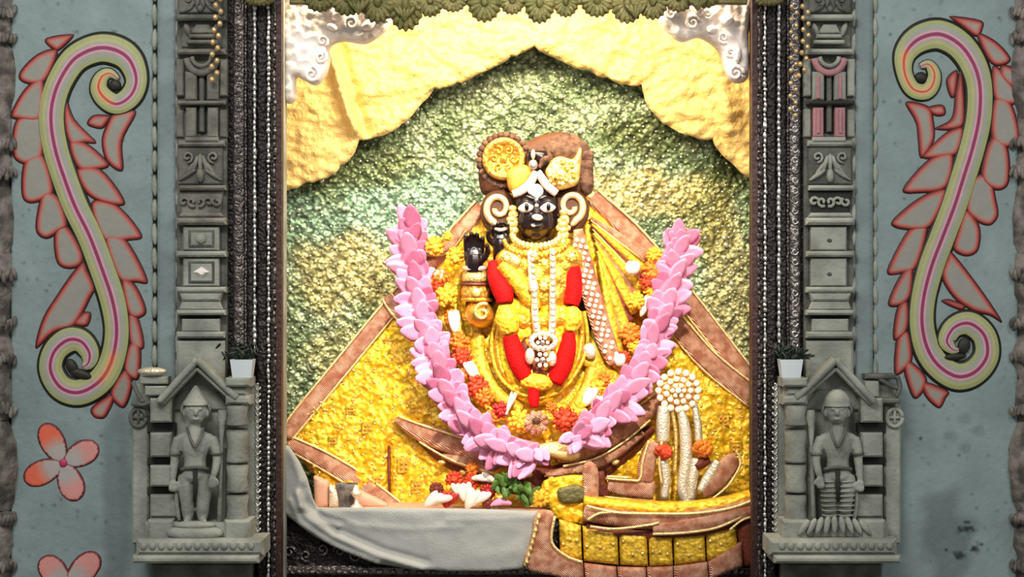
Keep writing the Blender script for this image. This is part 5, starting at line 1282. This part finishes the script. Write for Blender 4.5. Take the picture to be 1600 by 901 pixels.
# ================================================================ 11. foot ornament and lotus seat at the lower right
ft = thing('pearl_rosette_ornament', 'pearl rosette on two silver legs standing at the lower right of the robe', 'ornament', P(1062, 785, 0.23))
YO = 0.275
build(ell_mb(1060, 610, YO-0.0, 30, 29, 8, seg=24, rings=10), 'rosette_plate', 'gold_disc', ft)
f = None
for ring, (q, n_, r) in enumerate(((31, 16, 6), (19, 11, 5.2), (9, 6, 4.2))):
    for k in range(n_):
        a = 2*math.pi*k/n_; loc = P(1060+math.cos(a)*q, 610+math.sin(a)*q*0.95, YO-0.014-ring*0.004)
        if f is None: f = build(ell_mb(1060+math.cos(a)*q, 610+math.sin(a)*q*0.95, YO-0.014, 5.6, 5.6, 4.6, seg=10, rings=6), 'pearl', 'pearl', ft); f.scale = (1, 1, 1)
        else: o = dup(f, loc, ft); o.scale = (r/6,)*3
build(ell_mb(1060, 610, YO-0.030, 5, 5, 4), 'rosette_centre', 'pearl', ft)
T = lambda pts, n_, m: build(ctube([(a, b, YO-0.004, r) for a, b, r in pts], seg=12), n_, m, ft)
T([(1037,634,9),(1036,660,11),(1036,690,10)], 'leg', 'silver_ornament'); T([(1036,718,9),(1040,745,8),(1038,778,7)], 'leg', 'silver_ornament')
T([(1062,634,6),(1070,670,9),(1072,720,10),(1066,760,9),(1074,785,8)], 'leg', 'silver_ornament'); T([(1084,630,5),(1090,660,6),(1092,690,6)], 'leg', 'silver_ornament'); T([(1088,716,7),(1082,750,8),(1080,780,6)], 'leg', 'silver_ornament')
T([(1050,640,3),(1056,680,3),(1054,740,3)], 'thin_rod', 'gold_pale')
for cx, cy, r in ((1037, 706, 14), (1098, 701, 16)):
    b = MB()
    for k in range(10):
        a = k*.628; ell_mb(cx+math.cos(a)*r*.65, cy+math.sin(a)*r*.5, YO-0.024-0.008*math.sin(a*2), r*.42, r*.42, r*.5, mb=b, seg=8, rings=5)
    ell_mb(cx, cy, YO-0.024, r*.8, r*.6, r*.7, mb=b); build(b, 'flower_ring', 'orange_red' if cx < 1050 else 'orange_flower', ft)
# copper foot frame
fr = thing('copper_foot_frame', 'copper L-shaped frames edged in gold either side of the silver legs', 'frame', P(1060, 795, 0.22))
YQ = 0.262
Bd = lambda pts, m='copper_brocade', n_='frame_band', y=YQ, hh=0.010: build(band_mb(pts, y, VS, hh, 0.02, 5), n_, m, fr)
Bd([(950,757,12),(985,762,14),(1022,766,14)]); Bd([(1022,690,9),(1012,720,13),(1008,752,12)]); Bd([(938,736,6),(940,760,10),(942,776,10)], 'copper_dark')
Bd([(1100,772,8),(1122,750,14),(1142,722,14),(1150,712,6)]); Bd([(1094,768,6),(1108,745,9),(1122,720,7)], 'silver_ornament'); Bd([(1088,730,6),(1098,722,9),(1108,716,7)], 'copper_dark')
for pts in ([(944,776),(990,781),(1028,784)], [(1034,690),(1030,722),(1034,756)], [(946,747),(985,750),(1000,748),(1004,720),(1014,688)], [(1112,780),(1140,756),(1158,722),(1150,704)], [(948,744),(985,746)]):
    build(ctube([(a, b, YQ-0.014, 2.2) for a, b in pts], seg=6), 'gold_edge', 'gold_braid', fr)
ls = thing('lotus_seat', 'curved lotus seat of copper and yellow brocade tiers at the lower right', 'seat', P(1040, 860, 0.11))
Bl = lambda pts, m, n_, y, hh=0.02, par=ls: build(band_mb(pts, y, VS, hh, 0.05, 6, h=lambda u, v, x, z: 0.002*nz(x, z, 8, 5)), n_, m, par)
Bl([(912,782,7),(985,792,10),(1060,796,11),(1130,788,10),(1184,772,8)], 'yellow_brocade', 'tier_band', 0.135)
Bl([(912,800,12),(950,806,14),(1020,812,15),(1090,808,15),(1150,796,14),(1184,784,12)], 'copper_brocade', 'tier_band', 0.125)
Bl([(1020,826,8),(1075,822,12),(1130,810,11),(1184,795,9)], 'copper_brocade', 'tier_band', 0.110)
Bl([(916,826,10),(1000,834,11),(1080,832,11),(1150,818,10)], 'copper_dark', 'tier_shadow_band', 0.140)
for pts in ([(922,822),(960,826),(1012,820),(1030,816)], [(1020,834),(1070,832),(1120,824),(1160,806)], [(916,790),(960,800),(1010,802),(1080,802),(1140,794),(1180,780)], [(918,812),(935,802),(955,800)], [(1140,828),(1160,812),(1180,806)]):
    build(ctube([(a, b, 0.095, 2.4) for a, b in pts], seg=6), 'gold_edge', 'gold_braid', ls)
# the pleated skirt: yellow panels over copper panels
sk = thing('panelled_skirt', 'pleated skirt of yellow and copper panels hanging below the lotus seat', 'skirt', P(1000, 890, 0.1))
yx = [872, 909, 966, 1012, 1051, 1102, 1152]; yt = [812, 822, 832, 836, 838, 834, 822]; yb_ = [868, 876, 882, 884, 882, 876, 858]
for i in range(6):
    g_ = 1.5
    relief('yellow_panel', [(yx[i]+g_, yt[i]), (yx[i+1]-g_, yt[i+1]), (yx[i+1]-g_+2, yb_[i+1]), (yx[i]+g_+2, yb_[i])], 0.125, 'yellow_satin', sk, thick=0.010, res=5, w=6, back=0.03, h=lambda x, z, d: 0.003*nz(x, z, 7, 4), smoothout=False)
    for q in range(3):
        x = yx[i]+8+q*(yx[i+1]-yx[i]-16)/2; z = (yt[i]+yb_[i])/2+random.uniform(-12, 14); build(ell_mb(x, z, 0.112, 3, 3, 2, seg=8, rings=4), 'panel_sequin', 'gold_pale', sk)
cx_ = [826, 868, 912, 964, 1010, 1052, 1106, 1160]; ct = [872, 872, 880, 886, 887, 885, 878, 838]; cb = [884, 905, 915, 925, 930, 925, 905, 884]
for i in range(1, 7):
    relief('copper_panel', [(cx_[i]+1, ct[i]), (cx_[i+1]-1, ct[i+1] if i < 6 else 846), (cx_[i+1]+1, cb[i+1]), (cx_[i]+3, cb[i])], 0.112, 'copper_brocade', sk, thick=0.010, res=5, w=6, back=0.03, h=lambda x, z, d: 0.002*nz(x, z, 6, 4), smoothout=False)
relief('copper_flap', [(838,802),(866,803),(862,846),(882,868),(908,878),(908,906),(870,900),(820,886),(828,846)], 0.098, 'copper_brocade', sk, thick=0.012, res=4, w=8, back=0.03, h=lambda x, z, d: 0.003*nz(x, z, 8, 4))
build(ctube([(867,806,0.082,2.4),(862,846,0.082,2.4),(884,868,0.082,2.4),(910,878,0.082,2.4)], seg=6), 'gold_edge', 'gold_braid', sk)
relief('olive_flap', [(872,764),(908,758),(914,780),(880,786)], 0.155, 'lintel_olive', sk, thick=0.006, res=4, w=6, back=0.03, label='olive green fold')
relief('copper_flap', [(912,728),(934,732),(932,800),(914,798)], 0.155, 'copper_brocade', sk, thick=0.008, res=4, w=6, back=0.03)
relief('yellow_flap', [(850,752),(925,745),(930,790),(916,818),(872,812),(858,790)], 0.17, 'yellow_brocade', sk, thick=0.006, res=3.5, w=6, back=0.03, h=lambda x, z, d: 0.010*nz(x, z, 14, 4)+0.005*nz(x, z, 6, 2))
build(ctube([(843,802,0.084,2.4),(832,846,0.084,2.4),(820,884,0.084,2.4)], seg=6), 'gold_edge', 'gold_braid', sk)
for q in range(8): build(ell_mb(842-q*2.6, 808+q*10, 0.078, 3.4, 3.4, 2.6, seg=8, rings=5), 'gold_stud', 'gold_pale', sk)
relief('side_flap', [(1150,824),(1180,800),(1186,880),(1164,884)], 0.12, 'copper_dark', sk, thick=0.01, res=5, back=0.03, smoothout=False)
